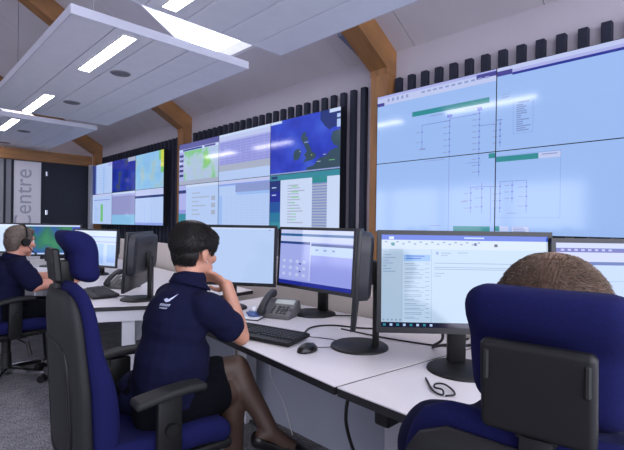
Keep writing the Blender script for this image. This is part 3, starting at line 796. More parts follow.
    for k in range(5):
        a = 2*PI*k/5+.3; d = Vector((math.cos(a), math.sin(a), 0)); n = Vector((-d.y, d.x, 0))
        bm = B(); rings = []
        for r_, z, w, h in ((.03, .105, .028, .02), (.15, .098, .024, .016), (.28, .082, .018, .012), (.305, .078, .010, .008)):
            rings.append([d*r_+n*(w*cx)+Vector((0, 0, z+h*cz)) for cx, cz in ((1, -1), (1, .4), (.6, 1), (-.6, 1), (-1, .4), (-1, -1))])
        loft(bm, rings); bl = obj('base_leg', bm, M_chrome, t, True, 40)
        bm = B(); c = d*.29
        for s in (-1, 1): cyl(bm, c+n*s*.006+Vector((0, 0, .029)), c+n*s*.026+Vector((0, 0, .029)), .028, seg=20)
        cyl(bm, c+Vector((0, 0, .03)), c+Vector((0, 0, .08)), .01, seg=10); obj('caster', bm, M_black, bl, True, 35)
    return t

ch_w = make_chair('blue chair with black shell back that the woman sits in', (.79, 1.71), 94)
dup(ch_w, (.920, .237, -.046), az2rz(82), 'large blue chair with square black headrest plate, hiding the man at right')
dup(ch_w, (.72, 4.13, 0), az2rz(80), 'blue chair under the man with headset at far left')

# ------------------------------------------------------------------ people
def basis(az, pitch=0.0, rollv=0.0):
    """columns: forward, left, up"""
    f = azv(az); l = Vector((-f.y, f.x, 0)); u = Vector((0, 0, 1))
    p = math.radians(pitch); f2 = f*math.cos(p)+u*math.sin(p); u2_ = -f*math.sin(p)+u*math.cos(p)
    q = math.radians(rollv); l2 = l*math.cos(q)+u2_*math.sin(q); u3 = -l*math.sin(q)+u2_*math.cos(q)
    return Matrix((f2, l2, u3)).transposed()

def head_shapes(bm, C, Bm, s=1.0):
    W = lambda x, y, z: Vector(C)+Bm @ Vector((x, y, z))*s
    E = lambda c, r: ball(bm, W(*c), tuple(v*s for v in r), Bm, 24, 16)
    E((-.012, 0, .035), (.098, .077, .088)); E((.025, 0, -.02), (.068, .064, .085)); E((.045, 0, -.065), (.045, .048, .045))
    E((.066, 0, -.098), (.024, .026, .018)); E((.068, 0, .032), (.025, .055, .014))
    cap(bm, W(.088, 0, .012), .008*s, W(.108, 0, -.028), .0125*s); E((.098, .011, -.03), (.010, .008, .007)); E((.098, -.011, -.03), (.010, .008, .007))
    E((.086, 0, -.058), (.012, .024, .0065)); E((.083, 0, -.070), (.012, .021, .007))
    for q in (-1, 1):
        E((.062, q*.04, -.02), (.028, .024, .022))
        E((-.012, q*.078, -.005), (.019, .008, .031)); E((-.006, q*.079, -.028), (.011, .007, .012)); E((.02, q*.052, -.06), (.05, .014, .025))
def eyes(C, Bm, parent, s=1.0):
    W = lambda x, y, z: Vector(C)+Bm @ Vector((x, y, z))*s
    for q in (-1, 1):
        bm = B(); ball(bm, W(.0745, q*.032, .008), .0125*s); e = obj('eye', bm, M_eye, parent, True)
        bm = B(); ball(bm, W(.0835, q*.0325, .008), .0058*s); obj('iris', bm, M_iris, e, True)
        bm = B(); tube(bm, [W(.090, q*.018, .030), W(.092, q*.034, .036), W(.080, q*.052, .030)], .0035*s, 6); obj('eyebrow', bm, M_hairk, parent, True)
    bm = B(); ball(bm, W(.0935, 0, -.0595), (.006*s, .021*s, .004*s), Bm); ball(bm, W(.0905, 0, -.0695), (.006*s, .018*s, .005*s), Bm); obj('lips', bm, M_lip, parent, True)

def hand(bm, wrist, d, n, side, curl=.35, s=1.0, spread=.06):
    """d along the palm, n out of the back of the hand, side +1: thumb on n x d side"""
    d = Vector(d).normalized(); n = (Vector(n)-d*Vector(n).dot(d)).normalized(); t = n.cross(d)*side
    w = Vector(wrist); ball(bm, w+d*.045*s, (.048*s, .038*s, .015*s), Matrix((d, t, n)).transposed(), 18, 12)
    for k, (L, o) in enumerate(((.072, .028), (.080, .010), (.075, -.009), (.058, -.026))):
        p = w+d*.078*s+t*o*s; a = curl*.6; pts = [(w+d*.04*s+t*o*.8*s, .010*s), (p, .0095*s)]
        dd = d+t*spread*(1.5-k); dd.normalize(); r = .0092*s
        for seg in (.45, .32, .23):
            dv = dd*math.cos(a)-n*math.sin(a); p = p+dv*L*seg*s; r *= .93; pts.append((p, r)); a += curl
        chain(bm, pts)
    p = w+d*.018*s+t*.024*s; dv = (d*.62+t*.70-n*.35).normalized()
    chain(bm, [(p, .014*s), (p+dv*.038*s, .012*s), (p+dv*.038*s+(d*.9+t*.25-n*.3).normalized()*.030*s, .0105*s), (p+dv*.038*s+(d*.95-n*.3).normalized()*.052*s, .009*s)])

def strands(bm, centres, surf, n, L, rad, grav, seed, jitter=.5, comb=None):
    """short tapered hairs growing out of a hair mesh"""
    rn = random.Random(seed)
    polys = surf.polygons; idx = [rn.randrange(len(polys)) for _ in range(n)]
    for i in idx:
        p = polys[i]; c = p.center.copy(); nrm = p.normal.copy()
        t = comb(c) if comb else Vector((0, 0, -1))
        d = (nrm*.35+t*grav+Vector((rn.uniform(-1, 1), rn.uniform(-1, 1), rn.uniform(-1, 1)))*jitter*.4).normalized()
        x = d.orthogonal().normalized()*rad; y = d.cross(x).normalized()*rad; l = L*rn.uniform(.6, 1.2)
        base = c-nrm*.002; midp = base+d*l*.55+nrm*.002; tip = base+d*l+Vector((0, 0, -l*.12))
        a = [bm.verts.new(base+v) for v in (x, y-x*.5, -y-x*.5)]; b = [bm.verts.new(midp+v*.8) for v in (x, y-x*.5, -y-x*.5)]; tp = bm.verts.new(tip)
        for k in range(3):
            bm.faces.new((a[k], a[(k+1) % 3], b[(k+1) % 3], b[k])); bm.faces.new((b[k], b[(k+1) % 3], tp))

def hair_obj(shapes, voxel, m, parent, n, L, rad, seed, comb=None, grav=1.0, jitter=.5, smooth=3, keep=None):
    bm = B(); shapes(bm); me = remesh(bm, voxel, smooth)
    bm = B(); bm.from_mesh(me)
    if keep:
        bmesh.ops.delete(bm, geom=[v for v in bm.verts if not keep(v.co)], context='VERTS')
        bm.to_mesh(me)
    strands(bm, None, me, n, L, rad, grav, seed, jitter, comb)
    bpy.data.meshes.remove(me)
    o = obj('hair', bm, m, parent, True); return o

# ---- woman at the desk
V = Vector
wf = azv(82); wl = V((-wf.y, wf.x, 0))
hipc = V((.815, 1.685, .545)); chest = V((.880, 1.685, .845)); neck0 = V((.945, 1.70, 1.008))
HCW = V((.982, 1.722, 1.142)); HB = basis(76, -8, 3)
shR, shL = V((.945, 1.545, .925)), V((.92, 1.825, .935))
elR, wrR = V((1.120, 1.562, .778)), V((1.076, 1.610, 1.000))
elL, wrL = V((1.10, 1.89, .775)), V((1.13, 1.745, .80))
hpR, knR, anR = V((.78, 1.61, .545)), V((1.10, 1.585, .548)), V((1.13, 1.615, .13))
hpL, knL, anL = V((.78, 1.80, .555)), V((1.125, 1.605, .632)), V((1.195, 1.445, .385))
def limbs(bm, g=0.0):
    chain(bm, [(shR, .052+g), (shR.lerp(elR, .5), .044+g), (elR, .036+g), (elR.lerp(wrR, .35), .037+g), (wrR, .025+g)])
    chain(bm, [(shL, .052+g), (shL.lerp(elL, .5), .044+g), (elL, .036+g), (elL.lerp(wrL, .35), .037+g), (wrL, .025+g)])
def legs_(bm, g=0.0):
    for h, k, a in ((hpR, knR, anR), (hpL, knL, anL)):
        c = k.lerp(a, .3)-wf*.012
        chain(bm, [(h, .086+g), (h.lerp(k, .5), .074+g), (k, .054+g), (c, .051+g), (k.lerp(a, .65), .038+g), (a, .031+g)])
def torso(bm, g=0.0):
    Mb = basis(82, -14)
    ball(bm, hipc, (.092+g, .148+g, .112+g), basis(82, 0)); ball(bm, hipc.lerp(chest, .5), (.112+g, .145+g, .19+g), Mb)
    ball(bm, chest+V((0, 0, .01)), (.106+g, .140+g, .15+g), Mb); cap(bm, shL+V((.0, -.02, .0)), .056+g, shR+V((0, .02, 0)), .056+g)
    chain(bm, [(neck0-V((.01, 0, .06)), .075+g), (neck0, .06+g)])
bm = B(); torso(bm); limbs(bm); legs_(bm)
chain(bm, [(neck0-V((0, 0, .04)), .062), (neck0+V((.01, 0, .04)), .052), (HCW+HB @ V((-.03, 0, -.06)), .054)])
head_shapes(bm, HCW, HB)
hand(bm, wrR, V((-.25, .80, .38)), V((.75, .1, .5)), -1, .55, .92)
hand(bm, wrL, V((.05, -.6, .75)), V((1, 0, .2)), 1, .4, .92)
for k, a, ft in ((knR, anR, V((.95, -.1, -.25))), (knL, anL, V((.80, -.40, -.42)))):
    ft = ft.normalized(); chain(bm, [(a, .032), (a+ft*.06-V((0, 0, .028)), .033), (a+ft*.145-V((0, 0, .04)), .026)]); cap(bm, a, .03, a-ft*.045-V((0, 0, .035)), .028)
woman = link('person', remesh(bm, .0048, 5), M_skin)
tag(woman, 'woman with short black hair in a navy shirt, chin on hand at the desk', 'person')
eyes(HCW, HB, woman)
# shirt (short sleeves, collar)
bm = B(); torso(bm, .014)
chain(bm, [(shR, .068), (shR.lerp(elR, .45), .066), (shR.lerp(elR, .56), .070)]); chain(bm, [(shL, .068), (shL.lerp(elL, .45), .064), (shL.lerp(elL, .88), .062)])
chain(bm, [(neck0-V((.02, 0, .05)), .082), (neck0-V((.008, 0, .005)), .071)])
ball(bm, hipc+V((.0, 0, .01)), (.106, .160, .135), basis(82, -6)); ball(bm, hipc.lerp(chest, .42)+V((.025, 0, 0)), (.142, .156, .21), basis(82, -14)); cap(bm, hpR, .100, hpR.lerp(knR, .40), .094); cap(bm, hpL, .100, hpL.lerp(knL, .40), .094); cap(bm, hpR.lerp(knR, .3), .095, hpL.lerp(knL, .3), .095)
me = remesh(bm, .007, 5)
for v in me.vertices:      # soft folds
    n_ = noise.noise(v.co*14)*.006+noise.noise(V((v.co.x*9, v.co.y*9, v.co.z*30)))*.004
    v.co += v.normal*n_
shirt = link('shirt', me, M_navy, woman)
bm = B(); pts = []
Mc = basis(82, -22)
for k in range(29):
    a = math.radians(35+290*k/28); pts.append(neck0+Mc @ V((.068*math.cos(a), .070*math.sin(a), .010)))
rings = []
for k, p in enumerate(pts):
    o_ = (p-neck0); o_.z = 0; o_.normalize(); rings.append([p+V((0, 0, .015))-o_*.005, p+V((0, 0, .017)), p-V((0, 0, .018))+o_*.022, p-V((0, 0, .022))+o_*.016])
loft(bm, rings); obj('collar', bm, M_navy, shirt, True)
# small white embroidered mark on the back of the left shoulder
dg = bpy.context.evaluated_depsgraph_get(); dg.update()
bv = BVHTree.FromPolygons([v.co.copy() for v in me.vertices], [tuple(p.vertices) for p in me.polygons])
def on_shirt(px, py):
    """point on the shirt back; px to her right, py up, metres from the mark's centre"""
    o_ = V((.875, 1.643, .957))+(-wl)*px*.9+V((0, 0, 1))*py*.9
    h = bv.ray_cast(o_-wf*.6, wf)
    if h[0] is None: return None
    return h[0]+h[1]*.0025
def decal(bm, poly):
    P_ = [on_shirt(x, y) for x, y in poly]
    if any(p is None for p in P_): return
    bm.faces.new([bm.verts.new(p) for p in P_])
bm = B()
sw = [(-.020, .006), (-.008, .012), (.004, .008), (.014, .016), (.026, .030), (.021, .014), (.012, .000), (.000, -.004), (-.012, .000)]
for a, b in ((0, 8), (1, 7), (2, 6), (3, 5)):
    pass
for quad in ((0, 1, 7, 8), (1, 2, 6, 7), (2, 3, 5, 6)): decal(bm, [sw[i] for i in quad])
decal(bm, [sw[3], sw[4], sw[5]])
rn = random.Random(3); x = -.026
while x < .022:                         # row of small letters
    decal(bm, [(x, -.020), (x+.0035, -.020), (x+.0035, -.011), (x, -.011)])
    if rn.random() < .6: decal(bm, [(x, -.013), (x+.006, -.013), (x+.006, -.011), (x, -.011)])
    x += .0075
x = -.018
while x < .016: decal(bm, [(x, -.030), (x+.003, -.030), (x+.003, -.025), (x, -.025)]); x += .0055
for f in bm.faces:
    f.normal_update()
o = obj('embroidered_mark', bm, M_logo, shirt); o['label'] = 'small white embroidered bird mark with lettering'
# skirt and tights, shoes
bm = B(); ball(bm, hipc+V((.0, 0, -.0)), (.103, .158, .118), basis(82, 0))
chain(bm, [(hpR, .103), (hpR.lerp(knR, .5), .092), (hpR.lerp(knR, .74), .076)]); chain(bm, [(hpL, .100), (hpL.lerp(knL, .5), .088), (hpL.lerp(knL, .78), .076)])
cap(bm, hpR.lerp(knR, .45), .085, hpL.lerp(knL, .45), .085); cap(bm, hpR.lerp(knR, .70), .07, hpL.lerp(knL, .70), .068)
link('skirt', remesh(bm, .008, 6), M_skirt, woman)
bm = B(); legs_(bm, .004)
for k, a, ft in ((knR, anR, V((.95, -.1, -.25))), (knL, anL, V((.80, -.40, -.42)))):
    ft = ft.normalized(); chain(bm, [(a, .035), (a+ft*.06-V((0, 0, .028)), .036), (a+ft*.14-V((0, 0, .04)), .028)]); cap(bm, a, .034, a-ft*.045-V((0, 0, .035)), .031)
link('tights', remesh(bm, .006, 5), M_tights, woman)
for a, ft in ((anR, V((.95, -.1, -.25))), (anL, V((.80, -.40, -.42)))):
    ft = ft.normalized(); Mf = Matrix((ft, V((0, 0, 1)).cross(ft).normalized(), ft.cross(V((0, 0, 1)).cross(ft).normalized()))).transposed()
    bm = B(); q = a-V((0, 0, .047)); chain(bm, [(q-ft*.055, .034), (q+ft*.02, .031), (q+ft*.12, .036), (q+ft*.16, .026)])
    me2 = remesh(bm, .006, 4); bm = B(); bm.from_mesh(me2)
    up_ = Mf @ V((0, 0, 1))
    bmesh.ops.delete(bm, geom=[v for v in bm.verts if (v.co-q).dot(up_) > .016 and (v.co-q).dot(ft) < .095], context='VERTS')
    bpy.data.meshes.remove(me2); sobj = obj('shoe', bm, M_shoe, woman, True)
    md = sobj.modifiers.new('thick', 'SOLIDIFY'); md.thickness = .004; md.offset = 1
# hair: short full crop, ear and nape free
WH = lambda x, y, z: HCW+HB @ V((x, y, z))
def whair(bm):
    E = lambda c, r: ball(bm, WH(*c), r, HB, 24, 16)
    E((-.012, 0, .044), (.102, .088, .086)); E((-.048, 0, .036), (.075, .084, .070)); E((-.042, 0, -.008), (.066, .075, .056)); E((-.038, 0, -.030), (.058, .067, .046)); E((.016, 0, .062), (.078, .080, .058))
    E((.024, .012, .062), (.056, .064, .044)); E((.018, -.058, .036), (.042, .024, .040)); E((.026, .064, .034), (.042, .022, .05)); E((-.034, 0, -.052), (.048, .057, .042))
    E((-.025, 0, .108), (.068, .060, .028)); E((-.066, 0, .062), (.048, .066, .052))
def wcomb(c):
    q = HB.transposed() @ (c-HCW)
    a = V((q.x+.02, q.y*1.1, -.035)).normalized(); b = V((.35 if q.x < .05 else .15, -.5*q.y/.08, -1.0)).normalized()
    t = min(1, max(0, (q.z-.0)/.11))
    return (HB @ b.lerp(a, t)).normalized()
hair_obj(whair, .006, M_hairk, woman, 9000, .017, .0010, 5, wcomb, 1.7, .45, 10, keep=lambda c: (lambda q: not (q.x > -.038 and q.z < .008 and q.x < .03) and not (q.x > .062 and q.z < .045))(HB.transposed() @ (c-HCW)))
for s in (-1, 1):
    bm = B(); ball(bm, WH(-.006, s*.087, -.036), .0035); obj('earring', bm, M_chrome, woman, True)

# ---- man with headset, far left
mf = azv(80); mC = V((.81, 4.13, 1.098)); MB_ = basis(74, -6)
def man(label, origin, az, hd, hdB, hairm, el_wr, name='person', hs=1.0, drop=0.0):
    f = azv(az); l = V((-f.y, f.x, 0)); o_ = V((origin[0], origin[1], 0))
    at_ = lambda x, y, z: o_+f*x+l*y+V((0, 0, z))
    hip = at_(-.06, 0, .56); che = at_(.01, 0, .82); nk = V((hd.x, hd.y, 0))-f*.045+V((0, 0, hd.z-.145))
    sR, sL = nk+(-l)*.185+V((0, 0, -.055-drop))-f*.02, nk+l*.185+V((0, 0, -.055-drop))-f*.02
    def tor(bm, g=0):
        Mb = basis(az, -6)
        ball(bm, hip, (.14+g, .18+g, .125+g), basis(az)); ball(bm, hip.lerp(che, .5), (.145+g, .165+g, .18+g), Mb); ball(bm, che, (.125+g, .172+g, .13+g), Mb)
        cap(bm, sL-l*.02, .066+g, sR+l*.02, .066+g); chain(bm, [(nk-V((0, 0, .06)), .09+g), (nk, .066+g)])
    bm = B(); tor(bm)
    for s_, (e, w) in zip((sR, sL), el_wr): chain(bm, [(s_, .058), (s_.lerp(e, .5), .050), (e, .043), (e.lerp(w, .35), .043), (w, .029)])
    chain(bm, [(nk-V((0, 0, .04)), .066), (hd+hdB @ V((-.025, 0, -.06)), .06)])
    head_shapes(bm, hd, hdB, hs)
    for k, (e, w) in enumerate(el_wr): hand(bm, w, (w-e)*V((1, 1, .2)), V((0, 0, 1)), (1 if k == 1 else -1), .3)
    for s in (-1, 1):
        h, k_, a = hip+l*.1*s+f*.03, at_(.40, .13*s, .54), at_(.42, .14*s, .10)
        chain(bm, [(h, .095), (h.lerp(k_, .5), .082), (k_, .06), (k_.lerp(a, .35)-f*.015, .056), (a, .037)])
        chain(bm, [(a, .036), (a+f*.07-V((0, 0, .035)), .036), (a+f*.16-V((0, 0, .055)), .028)])
    p = link(name, remesh(bm, .0055, 5), M_skin2); tag(p, label, 'person'); eyes(hd, hdB, p, hs)
    bm = B(); tor(bm, .014)
    for s_, (e, w) in zip((sR, sL), el_wr): chain(bm, [(s_, .076), (s_.lerp(e, .45), .072), (s_.lerp(e, .80), .070)])
    me = remesh(bm, .008, 5)
    for v in me.vertices: v.co += v.normal*(noise.noise(v.co*12)*.007)
    sh = link('shirt', me, M_navy, p)
    bm = B(); rings = []; Mc = basis(az, -20)
    for k in range(29):
        a = math.radians(30+300*k/28); q = nk+Mc @ V((.078*math.cos(a), .082*math.sin(a), .01)); o2 = q-nk; o2.z = 0; o2.normalize()
        rings.append([q+V((0, 0, .022))-o2*.006, q+V((0, 0, .024)), q-V((0, 0, .02))+o2*.022, q-V((0, 0, .024))+o2*.016])
    loft(bm, rings); obj('collar', bm, M_navy, sh, True)
    bm = B(); ball(bm, hip, (.15, .19, .12), basis(az))
    for s in (-1, 1):
        h, k_, a = hip+l*.1*s+f*.03, at_(.40, .13*s, .54), at_(.42, .14*s, .10)
        chain(bm, [(h, .105), (h.lerp(k_, .5), .094), (k_, .074), (k_.lerp(a, .4), .068), (a+V((0, 0, .0)), .058)])
    link('trousers', remesh(bm, .009, 5), M_skirt, p)
    for s in (-1, 1):
        a = at_(.42, .14*s, .10); bm = B(); chain(bm, [(a-f*.045-V((0, 0, .055)), .042), (a+f*.05-V((0, 0, .055)), .040), (a+f*.17-V((0, 0, .06)), .034)]); link('shoe', remesh(bm, .007, 4), M_shoe, p)
    return p
mn = man('man with grey-brown hair and headset in a navy shirt at far left', (.70, 4.12), 80, mC, MB_, None,
         [(V((.86, 3.87, .765)), V((1.10, 4.04, .775))), (V((.98, 4.42, .775)), V((1.20, 4.32, .775)))])
MH_ = lambda x, y, z: mC+MB_ @ V((x, y, z))
def mhair(bm):
    E = lambda c, r: ball(bm, MH_(*c), r, MB_, 24, 16)
    E((-.020, 0, .046), (.102, .083, .088)); E((-.05, 0, .0), (.068, .078, .075)); E((-.055, 0, -.045), (.045, .064, .05)); E((.035, 0, .085), (.05, .062, .034))
    E((.02, .062, .035), (.03, .02, .045)); E((.02, -.062, .035), (.03, .02, .045))
hair_obj(mhair, .007, M_hairg, mn, 2200, .012, .0012, 9, lambda c: V((0, 0, -1)), .6, .6, 3, keep=lambda c: (lambda q: not (q.x > -.030 and q.z < .0) and not (q.x > .07 and q.z < .07))(MB_.transposed() @ (c-mC)))
# headset: band over the crown, ear cup, microphone arm
hs = thing('headset', 'black headset with ear cup and mouth microphone on the man at far left', 'headset', tuple(mC))
def HS(x, y, z): return MB_ @ V((x, y, z))
bm = B(); tube(bm, [HS(-.008, .098*math.cos(a), .035+.105*math.sin(a)) for a in [PI*i/12 for i in range(13)]], .006, 8, 2); obj('headband', bm, M_black, hs, True)
for s in (-1, 1):
    bm = B(); p0, p1 = HS(-.008, s*.085, -.004), HS(-.008, s*.108, -.004); cyl(bm, p0, p1, .033, .028, seg=24); obj('ear_cup', bm, M_black, hs, True, 40)
bm = B(); tube(bm, [HS(-.008, -.108, -.015), HS(.03, -.10, -.055), HS(.075, -.075, -.082), HS(.098, -.05, -.088)], .0035, 8, 5); ball(bm, HS(.102, -.045, -.088), .009); obj('microphone_arm', bm, M_black, hs, True)

# ---- man behind the right headrest
rC = V((.882, .268, 1.092)); RB = basis(52, -4)
rm = man('man with thin short brown hair seen from behind over the big headrest', (.90, .26), 72, rC, RB, None,
         [(V((1.05, .10, .775)), V((1.28, .22, .775))), (V((1.03, .43, .775)), V((1.24, .36, .775)))], hs=1.05, drop=.035)
RH_ = lambda x, y, z: rC+RB @ V((x, y, z))*1.05
def rhair(bm):
    E = lambda c, r: ball(bm, RH_(*c), tuple(v*1.05 for v in r), RB, 32, 20)
    E((-.014, 0, .036), (.1005, .0795, .0905)); E((-.05, 0, .0), (.066, .076, .075)); E((-.055, 0, -.045), (.045, .064, .05)); E((.02, .062, .03), (.03, .02, .045)); E((.02, -.062, .03), (.03, .02, .045))
def rcomb(c):
    q = RB.transposed() @ (c-rC); d = V((q.x+.035, q.y, 0)); d = d.normalized() if d.length > .004 else V((1, 0, 0))
    a = .5; d = V((d.x*math.cos(a)-d.y*math.sin(a), d.x*math.sin(a)+d.y*math.cos(a), -.35))
    return (RB @ d).normalized()
hair_obj(rhair, .006, M_scalp, rm, 0, .02, .0007, 12, rcomb, 1.4, .5, 3, keep=lambda c: (lambda q: not (q.x > -.03 and q.z < -.005) and not (q.x > .07 and q.z < .085))(RB.transposed() @ (c-rC)))
sc = [o for o in kids(rm) if o.name.startswith('hair')][0]; sc.name = 'scalp_fuzz'
bm = B(); strands(bm, None, sc.data, 14000, .015, .0006, 1.6, 14, .45, rcomb); obj('hair', bm, M_hairb, rm, True)

# ------------------------------------------------------------------ things on the desks
def on(x, y, az, name, label, cat, z=DT, group=None): return thing(name, label, cat, (x, y, z), az2rz(az), group)

def keyboard(label, x, y, az):
    t = on(x, y, az, 'keyboard', label, 'keyboard', group='black keyboards')
    def kf(p): return Vector((p.x, p.y, p.z+.010*(p.x+.085)/.17))
    bm = B(); rbox(bm, (.088, .228, .009), .007, (0, 0, .0115), kf); obj('case', bm, M_black, t, True)
    bm = B()
    for r in range(6):
        xx = .068-.0195*r-(.006 if r else 0); n = 15 if r else 16
        yy = [(-.212+.0192*i) for i in range(n)]+[.092+.0192*i for i in range(3)]+[.155+.0192*i for i in range(4)]
        for y_ in yy:
            if r == 5 and -.13 < y_ < -.02: continue
            z_ = .0205+.010*(xx+.085)/.17; box(bm, (xx-.008, y_-.008, z_-.002), (xx+.008, y_+.008, z_+.006), bev=.0015, seg=1)
    xx = .068-.0195*5-.006; box(bm, (xx-.008, -.125, .019), (xx+.008, -.03, .0275), bev=.0015, seg=1)
    obj('keys', bm, M_key, t)
    return t
def phone(label, x, y, az):
    t = on(x, y, az, 'desk_phone', label, 'desk phone', group='grey desk phones')
    # body: wedge rising to the back (local -x is the front edge towards the user)
    bm = B(); P_ = [(-.085, 0), (.10, 0), (.10, .02), (.075, .088), (.045, .095), (-.085, .022)]
    a = [bm.verts.new((p, -.095, q)) for p, q in P_]; b = [bm.verts.new((p, .095, q)) for p, q in P_]
    bm.faces.new(a); bm.faces.new(b[::-1])
    for i in range(6): bm.faces.new((a[i], a[(i+1) % 6], b[(i+1) % 6], b[i]))
    bmesh.ops.bevel(bm, geom=list(bm.edges), offset=.006, segments=2, profile=.5, affect='EDGES'); bd = obj('phone_body', bm, M_phone, t, True, 35)
    sl = Matrix.Translation((-.085, 0, .022)) @ Matrix.Rotation(-math.atan2(.073, .13), 4, 'Y')
    bm = B(); box(bm, (.098, -.085, .001), (.138, .035, .0035), M=sl, bev=.001, seg=1); obj('display', bm, M_lcd, bd)
    bm = B()
    for i in range(4):
        for j in range(3): box(bm, (.02+.018*i-.006, -.06+.024*j-.009, .001), (.02+.018*i+.006, -.06+.024*j+.009, .006), M=sl, bev=.0015, seg=1)
    for j in range(4): box(bm, (.02+.018*j-.004, .015, .001), (.02+.018*j+.004, .03, .005), M=sl, bev=.001, seg=1)
    cyl(bm, sl @ V((.055, -.085, .001)), sl @ V((.055, -.085, .005)), .010, seg=16)
    obj('buttons', bm, M_btn, bd)
    bm = B(); M = sl
    def hf(p): return V((p.x, p.y, p.z+.016*(1-(p.x/.1)**2)))
    rbox(bm, (.105, .022, .013), .012, (0, 0, 0), hf)
    ball(bm, (.08, 0, -.010), (.027, .025, .018)); ball(bm, (-.08, 0, -.010), (.027, .025, .018))
    for v in bm.verts: v.co = M @ (v.co+V((.078, .068, .032)))
    obj('handset', bm, M_phoned, t, True)
    bm = B(); pts = []
    for i in range(90):
        f = i/89; c = V((-.075-.02*math.sin(PI*f), .10+.03*math.sin(PI*f), .035-.03*math.sin(PI*f*.9)))+V((.05*f, .02*f, 0))
        a_ = f*2*PI*16; pts.append(c+V((math.cos(a_)*.004, 0, abs(math.sin(a_))*.004)))
    tube(bm, pts, .0015, 5, 1); obj('coiled_cord', bm, M_phoned, t, True)
    return t
keyboard('black keyboard at the woman\'s elbow on the white desk', 1.305, 1.665, 77)
phone('grey desk phone with dark handset beside the woman\'s hand', 1.675, 1.955, 66)
t = on(1.300, 1.335, 92, 'mouse', 'black computer mouse by the desk joint in front of the keyboard', 'mouse')
bm = B(); ball(bm, (0, 0, .004), (.052, .032, .033), None, 28, 20)
for v in bm.verts:
    if v.co.z < .002: v.co.z = .0015
    v.co.y *= 1-.12*(v.co.x/.052)
obj('mouse_body', bm, mat('mouse_black', (18, 18, 20), rough=.3), t, True)
bm = B(); cyl(bm, (.03, -.003, .025), (.03, .003, .025), .008, seg=16); obj('scroll_wheel', bm, M_greyp, t, True, 40)
bm = B(); tube(bm, [(.050, 0, .010), (.078, -.002, .004), (.12, -.025, .004), (.165, -.02, .004), (.21, .04, .004), (.19, .11, .004), (.155, .17, .004), (.13, .20, .004)], .002, 6); obj('mouse_cord', bm, M_cable, t, True)
keyboard('black keyboard on the next white desk beyond the nearest blue chair', 1.16, 3.40, 97)
phone('grey desk phone on the next white desk beyond the nearest blue chair', 1.42, 3.62, 60)
# crumpled packet by the phone
def crumple(name, label, cat, x, y, s, m, seed, z=DT):
    t = on(x, y, 30, name, label, cat, z); bm = B(); q = bmesh.ops.create_icosphere(bm, subdivisions=3, radius=1)
    for v in q['verts']:
        d = 1+.35*noise.noise(v.co*1.7+V((seed, 0, 0)))+.15*noise.noise(v.co*4+V((seed, 0, 0))); v.co = V((v.co.x*s[0]*d, v.co.y*s[1]*d, max(0, (v.co.z*d*.9+.9)*s[2])))
    obj('wrapper', bm, m, t, True, 25); return t
t = crumple('tissue_packet', 'crumpled blue and white packet between the woman\'s arm and desk phone', 'packet', 1.545, 2.035, (.055, .04, .022), M_teal, 2)
bm = B()
q = bmesh.ops.create_icosphere(bm, subdivisions=2, radius=1)
for v in q['verts']: v.co = V((v.co.x*.03*(1+.4*noise.noise(v.co*2)), v.co.y*.022, .045+v.co.z*.018*(1+.5*noise.noise(v.co*3))))
obj('tissue', bm, M_paper, t, True, 25)
t = on(1.50, 2.02, 60, 'notepad', 'small dark-edged notepad lying in front of the crumpled packet', 'notepad')
bm = B(); box(bm, (-.05, -.075, 0), (.05, .075, .006), bev=.001, seg=1); obj('cover', bm, M_phoned, t)
bm = B(); box(bm, (-.047, -.07, .0062), (.047, .07, .011)); obj('pages', bm, M_paper, t)
# keyboard tray items on the farthest desk
for i, (x, y, az, lb) in enumerate(((1.13, 4.72, 100, 'stack of pale papers on the desk below the green map screen, nearer stack'), (1.25, 5.35, 95, 'stack of pale papers on the desk below the green map screen, farther stack'))):
    t = on(x, y, az, 'paper_stack', lb, 'papers'); rn = random.Random(i)
    bm = B()
    for k in range(6): M = Matrix.Rotation(rn.uniform(-.12, .12), 4, 'Z'); box(bm, (-.105, -.148, .004*k), (.105, .148, .004*k+.0036), M=M)
    obj('sheets', bm, M_paper, t)
# small black headphones cable on the right desk
t = on(1.325, .715, 0, 'earphones', 'small black coiled earphone lead on the desk beside the big blue chair', 'earphones')
bm = B(); tube(bm, [(-.03, .05, .006), (-.045, .02, .006), (-.02, -.01, .008), (.02, -.03, .010), (.045, -.02, .006), (.03, .01, .006), (-.005, .025, .012), (-.02, .05, .006), (.02, .04, .006), (.10, -.05, .005)], .0032, 8); obj('lead', bm, M_cable, t, True)
# cables
def cable(label, pts, r=.004, m=M_cable, name='cable'):
    bm = B(); tube(bm, pts, r, 8); return tag(obj(name, bm, m, None, True), label, 'cable', 'loose desk cables')
cable('black cable running across the desk from the keyboard to the monitor stand', [(1.44, 1.52, .737), (1.60, 1.62, .735), (1.72, 1.58, .735), (1.80, 1.42, .735), (1.95, 1.28, .735)], .0045)
cable('black cable hanging behind the edge-on monitor', [(1.60, 1.155, .98), (1.66, 1.12, .90), (1.69, 1.14, .84), (1.64, 1.18, .84), (1.62, 1.20, .92)], .006)
cable('black cable looping behind the email monitor down to the desk', [(1.58, .88, .90), (1.68, .92, .80), (1.74, 1.0, .74), (1.82, .98, .736), (1.90, .90, .737), (1.97, .92, .737)], .006)
cable('second black cable looping behind the email monitor, shorter and higher', [(1.60, .86, .88), (1.72, .90, .79), (1.80, .93, .75), (1.90, .97, .74), (2.0, .96, .737)], .005)
cable('thin dark cable lying along the desk behind the round monitor foot', [(1.70, 1.50, .734), (1.72, 1.25, .734), (1.78, 1.02, .734), (1.86, .93, .734)], .004)
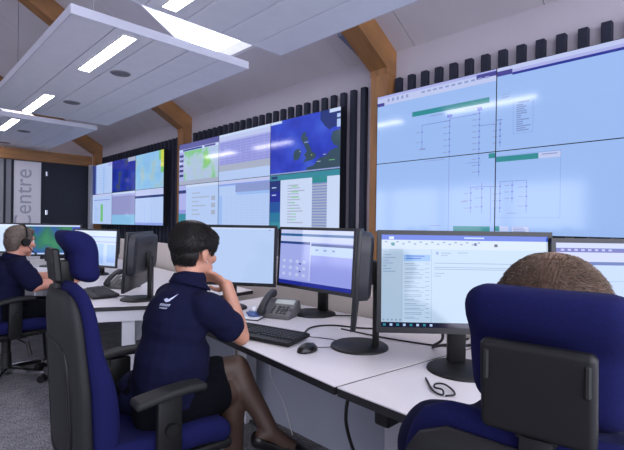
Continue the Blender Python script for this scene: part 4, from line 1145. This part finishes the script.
cable('black cable behind the desk phone running to the lavender-screen monitor', [(1.74, 1.92, .738), (1.82, 1.86, .735), (1.92, 1.74, .735), (2.0, 1.66, .735)], .004)
cable('black cable dangling under the desk joint beside the pale panel', [(1.12, .952, .698), (1.125, .965, .65), (1.15, .985, .58), (1.19, .985, .48), (1.24, .96, .36), (1.28, .93, .22), (1.30, .92, .02)], .006)
cable('thin pale cable hanging below the desk past the woman\'s knee', [(1.55, 2.00, .70), (1.60, 1.95, .55), (1.58, 1.92, .42), (1.66, 1.90, .25), (1.70, 1.86, .06)], .003, M_cablew)
cable('black cable on the desk beside the monitor seen from behind', [(1.20, 3.22, .736), (1.28, 3.18, .735), (1.36, 3.02, .735), (1.48, 2.95, .735)], .004)
cable('black power cable lying on the carpet along the pale panel', [(1.70, 2.30, .012), (1.69, 2.05, .012), (1.72, 1.85, .014), (1.66, 1.68, .012), (1.70, 1.45, .012)], .010)
t = on(1.150, .805, 0, 'power_block', 'black power block fixed under the right desk edge', 'power block', DT-.055)
bm = B(); rbox(bm, (.028, .05, .024), .01, (0, 0, .0005)); obj('block', bm, M_black, t, True)
# wall socket below the screens at the corner
# ------------------------------------------------------------------ light
wd = bpy.data.worlds.new('world'); S.world = wd; wd.use_nodes = True
nt = wd.node_tree; bg = nt.nodes['Background']
tc = nt.nodes.new('ShaderNodeTexCoord'); sx = nt.nodes.new('ShaderNodeSeparateXYZ'); nt.links.new(tc.outputs['Generated'], sx.inputs[0])
rp = nt.nodes.new('ShaderNodeValToRGB'); rp.color_ramp.elements[0].position = .0; rp.color_ramp.elements[1].position = .45
rp.color_ramp.elements[0].color = (3.2, 3.3, 4.0, 1); rp.color_ramp.elements[1].color = (5, 5.1, 5.6, 1)
nt.links.new(sx.outputs['Z'], rp.inputs['Fac']); nt.links.new(rp.outputs['Color'], bg.inputs['Color']); bg.inputs['Strength'].default_value = 1.0
S.view_settings.view_transform = 'Standard'; S.view_settings.look = 'None'; S.view_settings.gamma = 1; S.view_settings.exposure = 0
S.cycles.use_denoising = True
S.cycles.sample_clamp_indirect = 6
